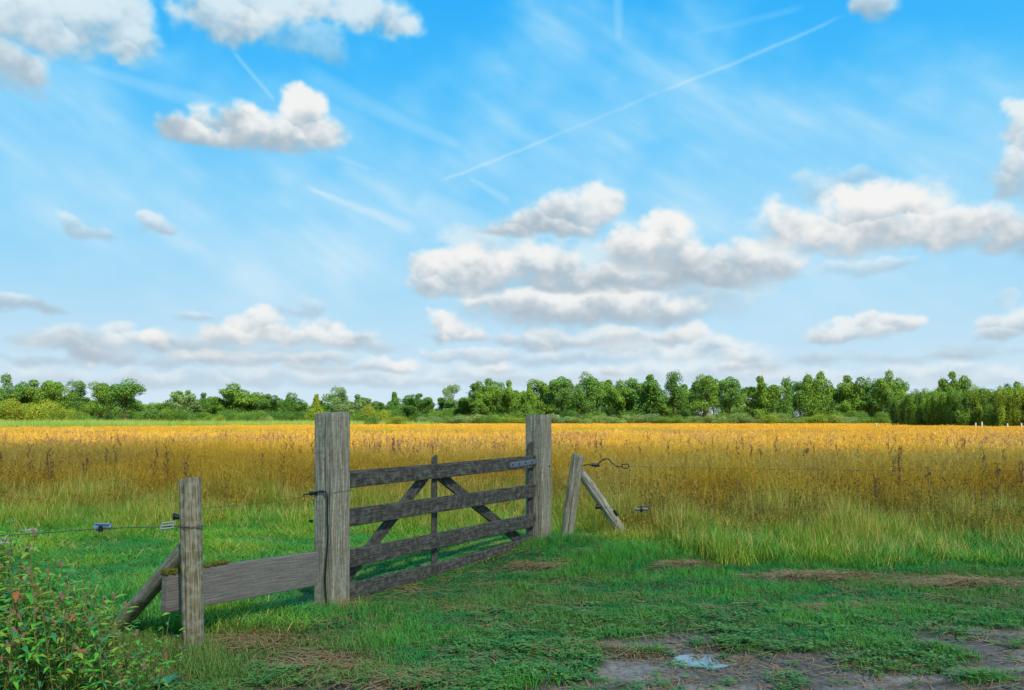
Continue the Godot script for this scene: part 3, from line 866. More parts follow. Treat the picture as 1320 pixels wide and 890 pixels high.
# ------------------------------------------------------------------ trees
func tree_proto(kind: String, seed_: int) -> Array:   # [trunk mesh, crown mesh], one unit high and about one wide
	var r := RandomNumberGenerator.new()
	r.seed = seed_
	var wood := Acc.new()
	var crown := Acc.new()
	var lobes := []
	match kind:
		"round":
			var lean := Vector3(r.randf_range(-0.05, 0.05), 0, r.randf_range(-0.05, 0.05))
			for k in 5:   # leader
				var t := k / 4.0
				lobes.append([lean * t + Vector3(r.randf_range(-0.05, 0.05), lerpf(0.30, 0.88, t), r.randf_range(-0.05, 0.05)), r.randf_range(0.09, 0.15) * (1.0 - 0.25 * t), r.randf_range(0.8, 1.1)])
			for k in 9:   # limbs, each with its own bunches of foliage
				var ang := TAU * k / 9.0 * 2.2 + r.randf_range(-0.5, 0.5)
				var y0 := r.randf_range(0.16, 0.58)
				var len := r.randf_range(0.20, 0.44) * (1.1 - 0.55 * y0)
				var rise := r.randf_range(0.25, 1.0)
				for q in 3:
					var f: float = [0.5, 0.8, 1.05][q]
					lobes.append([Vector3(cos(ang) * len * f, minf(0.90, y0 + len * f * rise), sin(ang) * len * f) + lean, r.randf_range(0.08, 0.14) * (1.15 - 0.3 * f), r.randf_range(0.7, 1.0)])
		"poplar":
			for k in 16:
				var t := (k + r.randf()) / 16.0
				var ang := r.randf() * TAU
				var rad := r.randf() * 0.24 * (1.0 - 0.55 * t)
				lobes.append([Vector3(cos(ang) * rad, lerpf(0.15, 0.90, t), sin(ang) * rad), r.randf_range(0.11, 0.17) * (1.15 - 0.5 * t), r.randf_range(1.1, 1.6)])
		"open":
			for k in 16:
				var ang := TAU * k / 16.0 * 2.4 + r.randf()
				var t := r.randf()
				var rad := lerpf(0.42, 0.2, t) * r.randf_range(0.3, 1.0)
				lobes.append([Vector3(cos(ang) * rad, lerpf(0.36, 0.90, t), sin(ang) * rad), r.randf_range(0.11, 0.17), r.randf_range(0.6, 0.85)])
		"cone":
			for k in 15:
				var t := (k + r.randf()) / 15.0
				var ang := r.randf() * TAU
				var rad := r.randf_range(0.2, 1.0) * 0.34 * (1.0 - t)
				lobes.append([Vector3(cos(ang) * rad, lerpf(0.12, 0.93, t), sin(ang) * rad), lerpf(0.17, 0.06, t), 1.2])
		"shrub":
			for k in 14:
				var ang := r.randf() * TAU
				var rad := sqrt(r.randf()) * 0.36
				lobes.append([Vector3(cos(ang) * rad, lerpf(0.12, 0.74, r.randf()) * (1.0 - rad * 0.7), sin(ang) * rad), r.randf_range(0.15, 0.23), r.randf_range(0.9, 1.25)])
		"coppice":
			for k in 20:
				var ang := r.randf() * TAU
				var rad := sqrt(r.randf()) * 0.30
				lobes.append([Vector3(cos(ang) * rad, lerpf(0.18, 0.84, r.randf()), sin(ang) * rad), r.randf_range(0.08, 0.13), r.randf_range(1.3, 2.2)])
	var trunk_top := 0.7 if kind != "shrub" else 0.3
	var pts := [Vector3.ZERO]
	for k in 4: pts.append(Vector3(r.randf_range(-0.02, 0.02), trunk_top * (k + 1) / 4.0, r.randf_range(-0.02, 0.02)))
	tube(wood, pts, 0.026, 0.009, 7)
	var leaves_per := 420 if kind != "shrub" else 480
	for lb in lobes:
		var c: Vector3 = lb[0]
		var start: Vector3 = pts[clampi(int(c.y / trunk_top * 3.0), 0, 3)]
		tube(wood, [start, start.lerp(c, 0.55) + Vector3(0, -0.02, 0), c], 0.009, 0.003, 4)
		var tone := r.randf_range(0.72, 1.25)
		for q in leaves_per:
			var dir := Vector3(r.randfn(), r.randfn() + 0.25, r.randfn()).normalized()
			var rad: float = lb[1] * (0.55 + 0.5 * sqrt(r.randf()))
			if r.randf() < 0.2: rad *= r.randf_range(1.05, 1.4)
			var p: Vector3 = c + Vector3(dir.x * rad, dir.y * rad * lb[2], dir.z * rad)
			if p.y < 0.01: continue
			var nn := (dir * 0.9 + Vector3(r.randfn(), r.randfn(), r.randfn()) * 0.55).normalized()
			var x := nn.cross(Vector3(r.randfn(), r.randfn(), r.randfn())).normalized()
			var y := nn.cross(x)
			var s := r.randf_range(0.009, 0.020)
			var v := tone * r.randf_range(0.75, 1.25)
			var yl := r.randf_range(0.85, 1.25)
			crown.quad(p - x * s, p + y * s * 0.62, p + x * s, p - y * s * 0.62, nn, Color(v * yl, v, v * r.randf_range(0.7, 1.2)))
	return [wood.mesh(), crown.mesh()]

var protos := {}

func tree(kind: String, variant: int, x: float, d: float, h: float, w: float, tone: int, called: String, label: String, group := "") -> void:
	var key := "%s%d" % [kind, variant]
	if not protos.has(key): protos[key] = tree_proto(kind, 900 + hash(key) % 5000)
	var t := thing(called, label, "shrub" if kind == "shrub" else "tree", Vector3(x, -0.05, -d), rng.randf() * TAU, group)
	t.scale = Vector3(w * rng.randf_range(0.92, 1.08), h, w * rng.randf_range(0.9, 1.15))
	part("trunk" if kind != "shrub" else "stem", protos[key][0], M.bark, t)
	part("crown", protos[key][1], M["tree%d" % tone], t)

# px, row of the top, width in px, distance -> a tree that tall
func tree_at(px: float, top: float, wpx: float, d: float, kind: String, variant: int, tone: int, called: String, label: String, group := "") -> void:
	var h := EYE + (HOR - top) / F * d
	var fill := 1.0
	match kind:
		"round": fill = 0.86
		"open": fill = 0.88
		"poplar": fill = 0.60
		"cone": fill = 0.72
		"shrub": fill = 0.95
		"coppice": fill = 0.75
	tree(kind, variant, (px - 660.0) / F * d, d, h * 1.0, wpx * 1.18 / F * d / fill, tone, called, label, group)

func make_trees() -> void:
	# crowns that stand out of the tree line: [px, top row, width px, distance, kind, variant, tone, label]
	var tall := [
		[8, 481, 50, 235, "round", 0, 1, "tall dark tree behind the yellowish willow scrub"],
		[42, 487, 44, 240, "round", 1, 0, "tall green tree just behind the yellowish willow scrub"],
		[70, 487, 40, 235, "open", 0, 0, "tree between the willow scrub and the row of gappy trees"],
		[100, 491, 36, 240, "open", 1, 1, "gappy tree with light showing under its crown, first of its row"],
		[130, 492, 38, 238, "open", 2, 0, "gappy tree in the middle of the row beside the reed bed"],
		[160, 489, 50, 236, "open", 3, 1, "last gappy tree of its row, crown reaching over the low gap"],
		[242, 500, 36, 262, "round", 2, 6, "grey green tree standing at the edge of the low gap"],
		[262, 504, 30, 270, "round", 3, 1, "small tree beside the broad domed tree"],
		[302, 493, 62, 285, "round", 0, 0, "broad domed tree behind the reed bed"],
		[345, 506, 34, 262, "round", 1, 1, "dark rounded tree next to the broad domed tree"],
		[371, 507, 18, 258, "cone", 0, 5, "narrow dark pointed tree behind the reed bed"],
		[408, 508, 24, 228, "cone", 1, 2, "yellow green pointed tree behind the big gate post"],
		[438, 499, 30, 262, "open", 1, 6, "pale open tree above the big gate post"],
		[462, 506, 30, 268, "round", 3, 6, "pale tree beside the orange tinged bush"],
		[508, 505, 26, 262, "cone", 2, 1, "pointed tree next to the dark broad tree"],
		[540, 505, 42, 250, "round", 2, 5, "dark broad tree with a low crown"],
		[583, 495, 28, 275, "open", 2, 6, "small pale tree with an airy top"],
		[630, 485, 38, 252, "round", 1, 0, "tall tree with a ragged top beside two lower ones"],
		[656, 487, 34, 254, "round", 3, 0, "tall tree among others, right behind the field"],
		[682, 494, 24, 250, "cone", 3, 0, "pointed tree above the right gate post"],
		[724, 482, 38, 250, "open", 0, 1, "tall tree with bare limbs next to the umbrella shaped one"],
		[757, 480, 40, 254, "open", 3, 1, "umbrella shaped tree with a flat top"],
		[800, 489, 44, 256, "round", 0, 0, "wide tree lower than the two massive ones"],
		[838, 479, 44, 250, "round", 2, 1, "massive dark tree, one of a close pair"],
		[869, 480, 34, 252, "open", 1, 1, "second tree of the close massive pair"],
		[911, 482, 38, 250, "open", 2, 0, "tree with a flat bushy head and gaps beneath"],
		[941, 482, 36, 254, "open", 0, 1, "airy tree between the flat headed and the dome headed one"],
		[983, 481, 42, 248, "round", 3, 0, "dome headed tree with a shaded lower crown"],
		[1015, 487, 22, 250, "poplar", 0, 1, "single slim upright poplar in the tree line"],
		[1041, 482, 26, 248, "poplar", 1, 0, "poplar of a twin pair, the slightly shorter one of the pair"],
		[1058, 480, 28, 248, "poplar", 2, 0, "poplar of a twin pair, the slightly taller one of the pair"],
		[1091, 481, 38, 250, "round", 1, 0, "round topped tree with a flat column of leaves"],
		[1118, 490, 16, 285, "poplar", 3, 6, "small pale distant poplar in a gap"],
		[1147, 476, 40, 246, "round", 0, 0, "highest tree of the far line, beside the plantation"],
		[1228, 475, 42, 175, "round", 2, 0, "round tree rising out of the coppice plantation"],
		[1212, 496, 22, 172, "round", 3, 0, "lower shoulder tree in the coppice plantation"],
		[1312, 489, 30, 150, "round", 1, 1, "tall bushy tree at the end of the plantation"],
		[-30, 484, 50, 235, "round", 3, 0, "tall tree past the yellowish willow scrub"],
		[-80, 488, 54, 235, "round", 2, 1, "wide dark tree far past the willow scrub"],
		[1372, 488, 44, 150, "round", 0, 0, "wide tree past the end of the plantation"]]
	for t in tall: tree_at(t[0], t[1], t[2], t[3], t[4], t[5], t[6], "broadleaf_tree", t[7])
	# the lower trees that fill the line behind and between them
	var px := -110.0
	while px < 1180.0:
		var top := 511.0 + rng.randf_range(-7.0, 7.0)
		if px < 180: top = 506.0 + rng.randf_range(-8.0, 8.0)
		if px > 180 and px < 228: top = 520.0 + rng.randf_range(-3.0, 3.0)
		if px > 600 and px < 1140: top = 496.0 + rng.randf_range(-8.0, 10.0)
		tree_at(px, top, rng.randf_range(34, 52), rng.randf_range(266, 300), ["round", "shrub", "cone", "round", "open", "round"][rng.randi() % 6], 4 + rng.randi() % 3, [0, 1, 1, 5, 1, 0][rng.randi() % 6], "woodland_tree", "lower green tree filling the far tree line", "lower trees filling the far tree line")
		px += rng.randf_range(10.0, 16.0)
	# underwood that closes the wood's foot
	px = -110.0
	while px < 1170.0:
		tree_at(px, 529.0 + rng.randf_range(-6, 4), rng.randf_range(22, 34), rng.randf_range(244, 262), "shrub", rng.randi() % 4, [0, 1, 1, 5, 0][rng.randi() % 5], "underwood_bush", "dark green bush closing the foot of the far wood", "dark bushes at the foot of the far wood")
		px += rng.randf_range(9.0, 15.0)
	# yellowish willow scrub on the left
	for s in [[-20, 502, 50], [12, 506, 44], [34, 504, 40], [58, 506, 40], [80, 520, 30], [22, 518, 36], [48, 520, 34], [0, 520, 36], [98, 522, 26], [108, 524, 22]]:
		tree_at(s[0], s[1], s[2], 205.0 + rng.randf_range(0, 14), "shrub", rng.randi() % 4, [2, 3, 2, 3, 0][rng.randi() % 5], "willow_scrub", "yellowish green willow bush behind the reed bed", "yellowish willow bushes behind the reed bed")
	for s in [[200, 517, 36, 1], [222, 519, 28, 0], [186, 524, 24, 0], [280, 530, 18, 2], [320, 528, 20, 1], [345, 532, 16, 4], [236, 524, 24, 1]]:
		tree_at(s[0], s[1], s[2], 222.0, "shrub", rng.randi() % 4, s[3], "low_bush", "rounded green bush behind the reed bed", "rounded green bushes behind the reed bed")
	tree_at(487, 514, 30, 225.0, "shrub", 1, 3, "orange_bush", "orange tinged bush at the end of the reed bed")
	tree_at(513, 533, 26, 190.0, "shrub", 2, 2, "bright_bush", "bright lime green bush at the end of the reed bed")
	tree_at(478, 531, 20, 192.0, "shrub", 0, 1, "reed_side_bush", "small green bush standing in the reed bed's end")
	# silvery shrubs along the far edge of the field
	var sx := 552.0
	while sx < 1150.0:
		var sp := rng.randf_range(18, 26)
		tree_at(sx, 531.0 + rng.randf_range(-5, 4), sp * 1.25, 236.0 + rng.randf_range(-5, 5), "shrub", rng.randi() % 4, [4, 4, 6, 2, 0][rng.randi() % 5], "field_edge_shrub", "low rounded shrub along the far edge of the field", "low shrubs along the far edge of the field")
		sx += sp * rng.randf_range(0.7, 1.0)
	# coppice plantation, right
	var cx := 1156.0
	var k := 0
	while cx < 1400.0:
		var t2 := clampf((cx - 1156.0) / 170.0, 0.0, 1.0)
		tree_at(cx, lerpf(505.0, 496.0, t2) + rng.randf_range(-2, 3), rng.randf_range(19, 27), lerpf(160.0, 128.0, t2) + rng.randf_range(-3, 3), "coppice", k % 4, [0, 1, 0, 2, 1, 0][rng.randi() % 6], "coppice_tree", "slender leafy tree in the dense plantation at the field's end", "trees of the dense plantation")
		tree_at(cx + 6, lerpf(508.0, 500.0, t2) + rng.randf_range(-4, 4), 24, lerpf(172.0, 138.0, t2), "coppice", (k + 2) % 4, [0, 1, 5][rng.randi() % 3], "coppice_tree", "slender leafy tree in the dense plantation at the field's end", "trees of the dense plantation")
		cx += rng.randf_range(6.5, 9.5)
		k += 1

# ------------------------------------------------------------------ fence, gate and fittings
var P1 := Vector3(-1.565, 0.0, -7.40)     # latch post of the gate
var P2 := Vector3(0.335, 0.0, -10.80)     # hanging post
var along := Vector3.ZERO
var facing := Vector3.ZERO

func make_gate() -> void:
	along = (P2 - P1).normalized()
	facing = Vector3(-along.z, 0, along.x)      # towards the camera's right
	var turn := 0.0
	# posts
	var t := thing("gate_post", "thick square grey gate post with a black cable down its corner", "post", P1, turn)
	part("post", timber(Vector3(0, -0.35, 0), Vector3(0.006, 1.665, 0), along, 0.222, 0.222, 1, {"points": 30, "rings": 90, "rough": 0.004, "chamfer": 0.012, "skew": 0.012, "cracks": [[0.07, 0.012, 0.009, 0.2, 0.75], [0.63, 0.02, 0.010, 0.18, 1.01], [0.69, 0.011, 0.007, 0.5, 1.01], [0.40, 0.018, 0.010, 0.3, 1.01], [0.88, 0.015, 0.009, 0.3, 1.01], [0.56, 0.009, 0.006, 0.2, 0.6]]}), M.post, t)
	t = thing("gate_post", "square grey gate post carrying the gate's hinges", "post", P2, turn)
	part("post", timber(Vector3(0, -0.35, 0), Vector3(0.0, 1.668, 0), along, 0.250, 0.250, 2, {"points": 28, "rings": 70, "rough": 0.004, "chamfer": 0.012, "skew": -0.01, "cracks": [[0.6, 0.014, 0.009, 0.35, 1.01], [0.88, 0.018, 0.009, 0.2, 0.8], [0.67, 0.010, 0.007, 0.2, 0.7]]}), M.post, t)
	var nailm := tube_mesh([Vector3.ZERO, facing * 0.012], 0.014, 0.012, 7)
	part("hinge_pin", nailm, M.rust, t, Transform3D(Basis(), facing * 0.122 + Vector3(0, 1.02, 0) + along * 0.05))
	# the gate
	var g0 := P1 + along * 0.125
	var g1 := P2 - along * 0.155
	var gl := g0.distance_to(g1)
	var gate := thing("field_gate", "dark weathered five foot wooden field gate with four rails and crossed braces", "gate", g0)
	gate.set_meta("label", "dark weathered wooden field gate with four rails and two slanting braces")
	var thick := 0.034
	var front := facing * 0.024
	var rails := [[1.075, 1.085, 0.15, 0.0, 0.0], [0.735, 0.725, 0.155, 0.0, 0.012], [0.372, 0.355, 0.155, 0.0, 0.006], [0.085, 0.09, 0.145, -0.03, 0.0]]
	var k := 0
	for r in rails:
		var a := Vector3(0, r[0], 0) + front
		var b := along * gl + Vector3(0, r[1], 0) + front
		part("rail", timber(a, b, Vector3.UP, r[2], thick, 5 + k, {"points": 6, "rings": 44, "rough": 0.005, "chamfer": 0.005, "bow": Vector3(0, r[3], 0) + facing * r[4], "cracks": [[0.37 + 0.02 * k, 0.006, 0.006, 0.1, 0.8], [0.41, 0.005, 0.005, 0.3, 1.01]]}), M.rail, gate)
		k += 1
	var nail := tube_mesh([Vector3.ZERO, facing * 0.006], 0.009, 0.008, 7)
	for q in 4:
		for u in [0.03, gl * 0.395, gl * 0.415, gl - 0.045]:
			var rr: Array = rails[q]
			var tt: float = u / gl
			part("nail", nail, M.rust, gate, Transform3D(Basis(), along * u + Vector3(0, lerpf(rr[0], rr[1], tt) + rr[3] * 4.0 * tt * (1.0 - tt) + 0.02, 0) + facing * (0.041 + rr[4] * 4.0 * tt * (1.0 - tt))))
	var back := -facing * 0.014
	part("upright", timber(along * gl * 0.405 + Vector3(0, 0.02, 0) + back, along * gl * 0.405 + Vector3(0, 1.225, 0) + back, along, 0.085, 0.03, 12, {"rough": 0.004, "chamfer": 0.008, "skew": 0.03}), M.rail, gate)
	part("hinge_stile", timber(along * (gl - 0.045) + Vector3(0, -0.02, 0) + back, along * (gl - 0.045) + Vector3(0, 1.32, 0) + back, along, 0.09, 0.04, 13, {"rough": 0.004, "chamfer": 0.008, "skew": 0.02}), M.rail, gate)
	part("latch_stile", timber(along * 0.03 + Vector3(0, 0.0, 0) + back, along * 0.03 + Vector3(0, 1.15, 0) + back, along, 0.05, 0.03, 14, {"rough": 0.003}), M.rail, gate)
	var back2 := -facing * 0.0465
	part("brace", timber(along * gl * 0.375 + Vector3(0, 1.03, 0) + back2, along * 0.04 + Vector3(0, 0.14, 0) + back2, along, 0.125, 0.03, 15, {"rough": 0.005, "rings": 24, "chamfer": 0.006}), M.rail, gate)
	part("brace", timber(along * gl * 0.425 + Vector3(0, 1.06, 0) + back2, along * (gl - 0.12) + Vector3(0, 0.06, 0) + back2, along, 0.125, 0.03, 16, {"rough": 0.005, "rings": 24, "chamfer": 0.006}), M.rail, gate)
	var hin := part("hinge_strap", timber(along * (gl - 0.66) + Vector3(0, 1.068, 0) + facing * 0.0455, along * (gl + 0.05) + Vector3(0, 1.086, 0) + facing * 0.0455, Vector3.UP, 0.062, 0.007, 17, {"rough": 0.0005, "chamfer": 0.002, "points": 3}), M.galv, gate)
	var bolt := tube_mesh([Vector3.ZERO, facing * 0.008], 0.011, 0.009, 8)
	for q in 4:
		part("bolt", bolt, M.rust, hin, Transform3D(Basis(), along * (gl - 0.60 + 0.16 * q) + Vector3(0, 1.071 + 0.004 * q, 0) + facing * 0.049))
	hin = part("hinge_strap", timber(along * (gl - 0.42) + Vector3(0, 0.075, 0) + facing * 0.0455, along * (gl + 0.05) + Vector3(0, 0.08, 0) + facing * 0.0455, Vector3.UP, 0.05, 0.007, 18, {"rough": 0.0005, "chamfer": 0.002, "points": 3}), M.galv, gate)

func arc(pts: Array, n := 6) -> Array:   # a smooth line through points
	var c := Curve3D.new()
	for k in pts.size():
		var p: Vector3 = pts[k]
		var tan_: Vector3 = (pts[mini(k + 1, pts.size() - 1)] - pts[maxi(k - 1, 0)]) / 6.0
		c.add_point(p, -tan_, tan_)
	var out := []
	for k in (pts.size() - 1) * n + 1: out.append(c.sample(int(k / n), float(k % n) / n) if k < (pts.size() - 1) * n else pts[-1])
	return out

func sag(a: Vector3, b: Vector3, s: float, n := 14) -> Array:
	var out := []
	for k in n + 1:
		var t := float(k) / n
		out.append(a.lerp(b, t) - Vector3.UP * s * 4.0 * t * (1.0 - t))
	return out

func make_fence() -> void:
	# round post left of the gate
	var fp := Vector3(-2.215, 0.0, -5.90)
	var t := thing("fence_post", "round pale grey fence post beside the low board", "post", fp)
	part("post", timber(Vector3(0.02, -0.3, 0), Vector3(-0.012, 1.2, 0.0), Vector3.RIGHT, 0.152, 0.152, 31, {"round": true, "points": 16, "rings": 80, "rough": 0.004, "skew": 0.014, "cracks": [[0.68, 0.022, 0.010, 0.2, 1.01], [0.80, 0.012, 0.008, 0.4, 0.95], [0.60, 0.010, 0.006, 0.25, 0.8], [0.88, 0.010, 0.006, 0.2, 0.7]]}), M.round_post, t)
	part("insulator", tube_mesh(arc([Vector3(-0.07, 0.93, 0.02), Vector3(-0.085, 0.93, 0.02), Vector3(-0.10, 0.935, 0.02), Vector3(-0.115, 0.935, 0.02)], 3), 0.012, 0.026, 10), M.rubber, t)
	part("wire_loop", tube_mesh(ring(Vector3(0, 0.865, 0), 0.081, 0.02), 0.0032, 0.0032, 5), M.wire, t)
	# low wide board between the round post and the gate post
	var ba := Vector3(-2.42, 0, -5.93)
	var bb := Vector3(-1.66, 0, -7.23)
	var bdir := (bb - ba).normalized()
	t = thing("kick_board", "low wide grey plank on edge between the round post and the gate post", "board", ba)
	part("plank", timber(Vector3(0, 0.402, 0), (bb - ba) + Vector3(0, 0.342, 0), Vector3.UP, 0.28, 0.055, 35, {"points": 8, "rings": 40, "rough": 0.004, "chamfer": 0.006, "cracks": [[0.37, 0.004, 0.004, 0.05, 0.5]]}), M.board, t)
	var ms := Acc.new()
	var r := RandomNumberGenerator.new()
	r.seed = 4
	for k in 900:
		var u := pow(r.randf(), 1.4) * 0.55
		var sd := Vector3(-bdir.z, 0, bdir.x)
		var p := bdir * u + sd * r.randf_range(-0.032, 0.032) + Vector3(0, 0.535 + r.randf_range(-0.012, 0.022) * (1.0 - u), 0)
		var c := r.randf_range(0.6, 1.5)
		octa(ms, p, r.randf_range(0.006, 0.013), r.randf_range(0.005, 0.014), Color(c * 1.1, c, c))
	part("moss", ms.mesh(), M.moss, t).set_meta("label", "olive green moss cushion on the plank's end")
	# leaning half-round brace
	t = thing("leaning_brace", "split half round log leaning against the round post from the weeds", "brace", Vector3(-3.05, 0, -6.5))
	part("log", timber(Vector3(-0.05, -0.08, -0.05), Vector3(0.76, 0.70, 0.50), Vector3(0.4, 0.7, -0.3), 0.15, 0.11, 37, {"points": 9, "rings": 40, "rough": 0.006, "round": true, "cracks": [[0.15, 0.02, 0.012, 0.1, 1.01], [0.8, 0.016, 0.01, 0.2, 1.01]]}), M.round_post, t)
	# leaning post and strut right of the gate
	var rp := Vector3(0.695, 0.02, -10.92)
	t = thing("fence_post", "crooked leaning grey fence post beside the hanging post", "post", rp)
	part("post", timber(Vector3(-0.02, -0.3, 0), Vector3(0.155, 1.14, 0.0), Vector3.RIGHT, 0.165, 0.14, 41, {"round": true, "points": 14, "rings": 60, "rough": 0.007, "taper": 0.97, "bow": Vector3(-0.015, 0, 0), "skew": -0.02, "cracks": [[0.72, 0.03, 0.014, 0.2, 1.01], [0.85, 0.015, 0.01, 0.3, 0.9], [0.6, 0.015, 0.009, 0.5, 1.01]]}), M.post, t)
	t = thing("fence_strut", "pale split strut leaning against the crooked fence post", "strut", Vector3(1.56, 0, -11.22))
	part("log", timber(Vector3(0.02, -0.06, 0), Vector3(-0.67, 0.92, 0.22), Vector3(0.5, 0.4, 0.2), 0.15, 0.13, 43, {"round": true, "points": 14, "rings": 50, "rough": 0.006, "taper": 0.85, "cracks": [[0.68, 0.03, 0.012, 0.05, 0.6], [0.8, 0.012, 0.008, 0.3, 0.95], [0.55, 0.014, 0.008, 0.4, 1.01]]}), M.strut, t)
	part("strut_insulator", tube_mesh(arc([Vector3(-0.36, 0.47, 0.12), Vector3(-0.42, 0.475, 0.14), Vector3(-0.47, 0.475, 0.15)], 3), 0.024, 0.034, 9), M.rubber, t)
	part("staple", tube_mesh([Vector3(-0.235, 0.43, 0.14), Vector3(-0.19, 0.36, 0.13)], 0.016, 0.016, 7), M.rubber, t)
	# electric lead on the crooked post
	var l0 := rp + Vector3(0.22, 1.0, 0.0)
	t = thing("cable_lead", "black electric fence lead arching from the crooked post to a hook", "cable", l0)
	part("cable", tube_mesh(arc([Vector3(-0.02, -0.005, 0), Vector3(0.06, 0.012, 0.02), Vector3(0.16, 0.005, 0.02), Vector3(0.24, 0.07, 0.02), Vector3(0.31, 0.085, 0.02), Vector3(0.37, 0.03, 0.02), Vector3(0.43, -0.012, 0.02), Vector3(0.50, -0.01, 0.02)]), 0.0075, 0.0075, 7), M.rubber, t)
	part("connector", tube_mesh(arc([Vector3(0.10, 0.008, 0.02), Vector3(0.13, 0.008, 0.02), Vector3(0.165, 0.004, 0.02), Vector3(0.20, 0.01, 0.02)], 3), 0.02, 0.026, 9), M.rubber, t)
	part("hook", tube_mesh(arc([Vector3(0.49, 0.015, 0.02), Vector3(0.53, 0.018, 0.02), Vector3(0.57, 0.015, 0.02), Vector3(0.575, -0.01, 0.02), Vector3(0.56, -0.032, 0.02), Vector3(0.52, -0.034, 0.02), Vector3(0.495, -0.02, 0.02), Vector3(0.49, 0.015, 0.02)], 4), 0.007, 0.007, 6), M.rubber, t)
	# wires
	var far_r := Vector3(8.6, 0.0, -11.6)
	t = thing("fence_post", "fence post past the right end of the wire", "post", far_r)
	part("post", timber(Vector3(0, -0.3, 0), Vector3(0, 1.1, 0), Vector3.RIGHT, 0.14, 0.14, 51, {"round": true, "points": 6}), M.round_post, t)
	var w := part("fence_wire", tube_mesh(sag(l0 + Vector3(0.57, -0.01, 0.02), far_r + Vector3(-0.06, 0.93, 0.07), 0.03), 0.002, 0.002, 5), M.wire, self)
	tag(w, "thin upper fence wire running off from the cable hook over the meadow", "wire")
	var ins := Vector3(1.66, 0.458, -10.95)
	w = part("fence_wire", tube_mesh([Vector3(1.10, 0.475, -11.07), ins] + sag(ins, far_r + Vector3(-0.06, 0.45, 0.07), 0.02), 0.0018, 0.0018, 5), M.wire, self)
	tag(w, "thin lower fence wire through the grey insulator beside the strut", "wire")
	var gi := thing("wire_insulator", "small grey insulator on the lower wire near the strut", "insulator", ins)
	part("body", tube_mesh(arc([Vector3(-0.085, 0, 0), Vector3(-0.05, 0.0, 0), Vector3(0.0, 0, 0), Vector3(0.05, 0, 0), Vector3(0.085, 0, 0)], 3), 0.019, 0.019, 9), M.galv, gi)
	part("flange", tube_mesh([Vector3(-0.012, 0, 0), Vector3(0.012, 0, 0)], 0.042, 0.042, 12), M.rubber, gi)
	part("clip", tube_mesh(ring(Vector3(0.045, 0, 0), 0.028, 0.0), 0.006, 0.006, 5), M.galv, gi)
	# left: wire from the round post outwards, to a post beyond the picture
	var far_l := Vector3(-7.4, 0.0, -6.2)
	t = thing("fence_post", "fence post past the left end of the wire", "post", far_l)
	part("post", timber(Vector3(0, -0.3, 0), Vector3(0, 1.1, 0), Vector3.RIGHT, 0.14, 0.14, 52, {"round": true, "points": 6}), M.round_post, t)
	var wl := fp + Vector3(-0.083, 0.865, 0.0)
	var ci := Vector3(-2.84, 0.848, -5.93)
	w = part("fence_wire", tube_mesh([wl] + sag(ci, far_l + Vector3(0.07, 0.80, 0), 0.09), 0.0032, 0.0032, 5), M.wire, self)
	tag(w, "thin fence wire leading from the round post over the weeds", "wire")
	w = part("fence_wire", tube_mesh(sag(fp + Vector3(0.07, 0.99, -0.03), P1 + Vector3(-0.105, 0.965, 0.11), 0.015), 0.0016, 0.0016, 5), M.wire, self)
	tag(w, "thin fence wire between the round post and the thick gate post", "wire")
	gi = thing("wire_insulator", "blue grey strain insulator hanging on the wire left of the round post", "insulator", ci)
	gi.set_meta("label", "blue grey strain insulator hanging on the wire over the weeds")
	part("shell", tube_mesh(arc([Vector3(-0.055, 0.0, 0), Vector3(-0.03, 0.014, 0), Vector3(0.02, 0.016, 0), Vector3(0.05, 0.008, 0)], 3), 0.024, 0.02, 10), M.blue, gi)
	part("wing", timber(Vector3(-0.045, 0.03, 0), Vector3(0.05, 0.026, 0.0), Vector3(0, 0.2, 1), 0.06, 0.012, 61, {"rough": 0.0004, "points": 3, "chamfer": 0.003}), M.blue, gi)
	part("core", tube_mesh([Vector3(-0.01, -0.02, 0.022), Vector3(-0.01, 0.02, 0.022)], 0.017, 0.013, 9), M.rubber, gi)
	part("hook", tube_mesh(ring(Vector3(0.062, 0.0, 0), 0.016, 0.0), 0.004, 0.004, 5), M.wire, gi)
	var wc := fp + Vector3(-0.155, 0.872, 0.03)
	gi = thing("wire_clip", "small white wire tensioner clip beside the round post", "clip", wc)
	for q in [[Vector3(-0.05, -0.022, 0), Vector3(-0.04, 0.018, 0)], [Vector3(-0.04, 0.018, 0), Vector3(0.048, 0.03, 0)], [Vector3(0.048, 0.03, 0), Vector3(0.036, -0.012, 0)], [Vector3(0.036, -0.012, 0), Vector3(-0.05, -0.022, 0)], [Vector3(-0.045, -0.002, 0), Vector3(0.042, 0.01, 0)]]:
		part("bar", tube_mesh(q, 0.0055, 0.0055, 6), M.white, gi)
	# cable on the thick gate post
	var nx := facing * 0.116          # right face
	var nl := Vector3(-along.x, 0, -along.z) * 0.116   # face towards the camera
	t = thing("gate_cable", "black cable with a hook clipped round the thick gate post", "cable", P1)
	var corner := nl * 1.06
	var lf := -facing
	part("cable", tube_mesh(arc([corner + facing * -0.095 + Vector3(0, 0.972, 0), corner + facing * -0.03 + Vector3(0, 0.99, 0), corner + facing * 0.03 + Vector3(0, 0.99, 0), corner + facing * 0.062 + Vector3(0, 0.945, 0), corner + facing * 0.060 + Vector3(0, 0.80, 0), corner + facing * 0.066 + Vector3(0, 0.62, 0), corner + facing * 0.048 + Vector3(0, 0.42, 0), corner + facing * 0.036 + Vector3(0, 0.22, 0), corner + facing * 0.05 + Vector3(0, 0.05, 0), corner + facing * 0.05 + Vector3(0, -0.1, 0)], 5), 0.0065, 0.0065, 7), M.rubber, t)
	part("connector", tube_mesh([corner + facing * -0.13 + Vector3(0, 0.968, 0), corner + facing * -0.07 + Vector3(0, 0.974, 0)], 0.019, 0.016, 9), M.rubber, t)
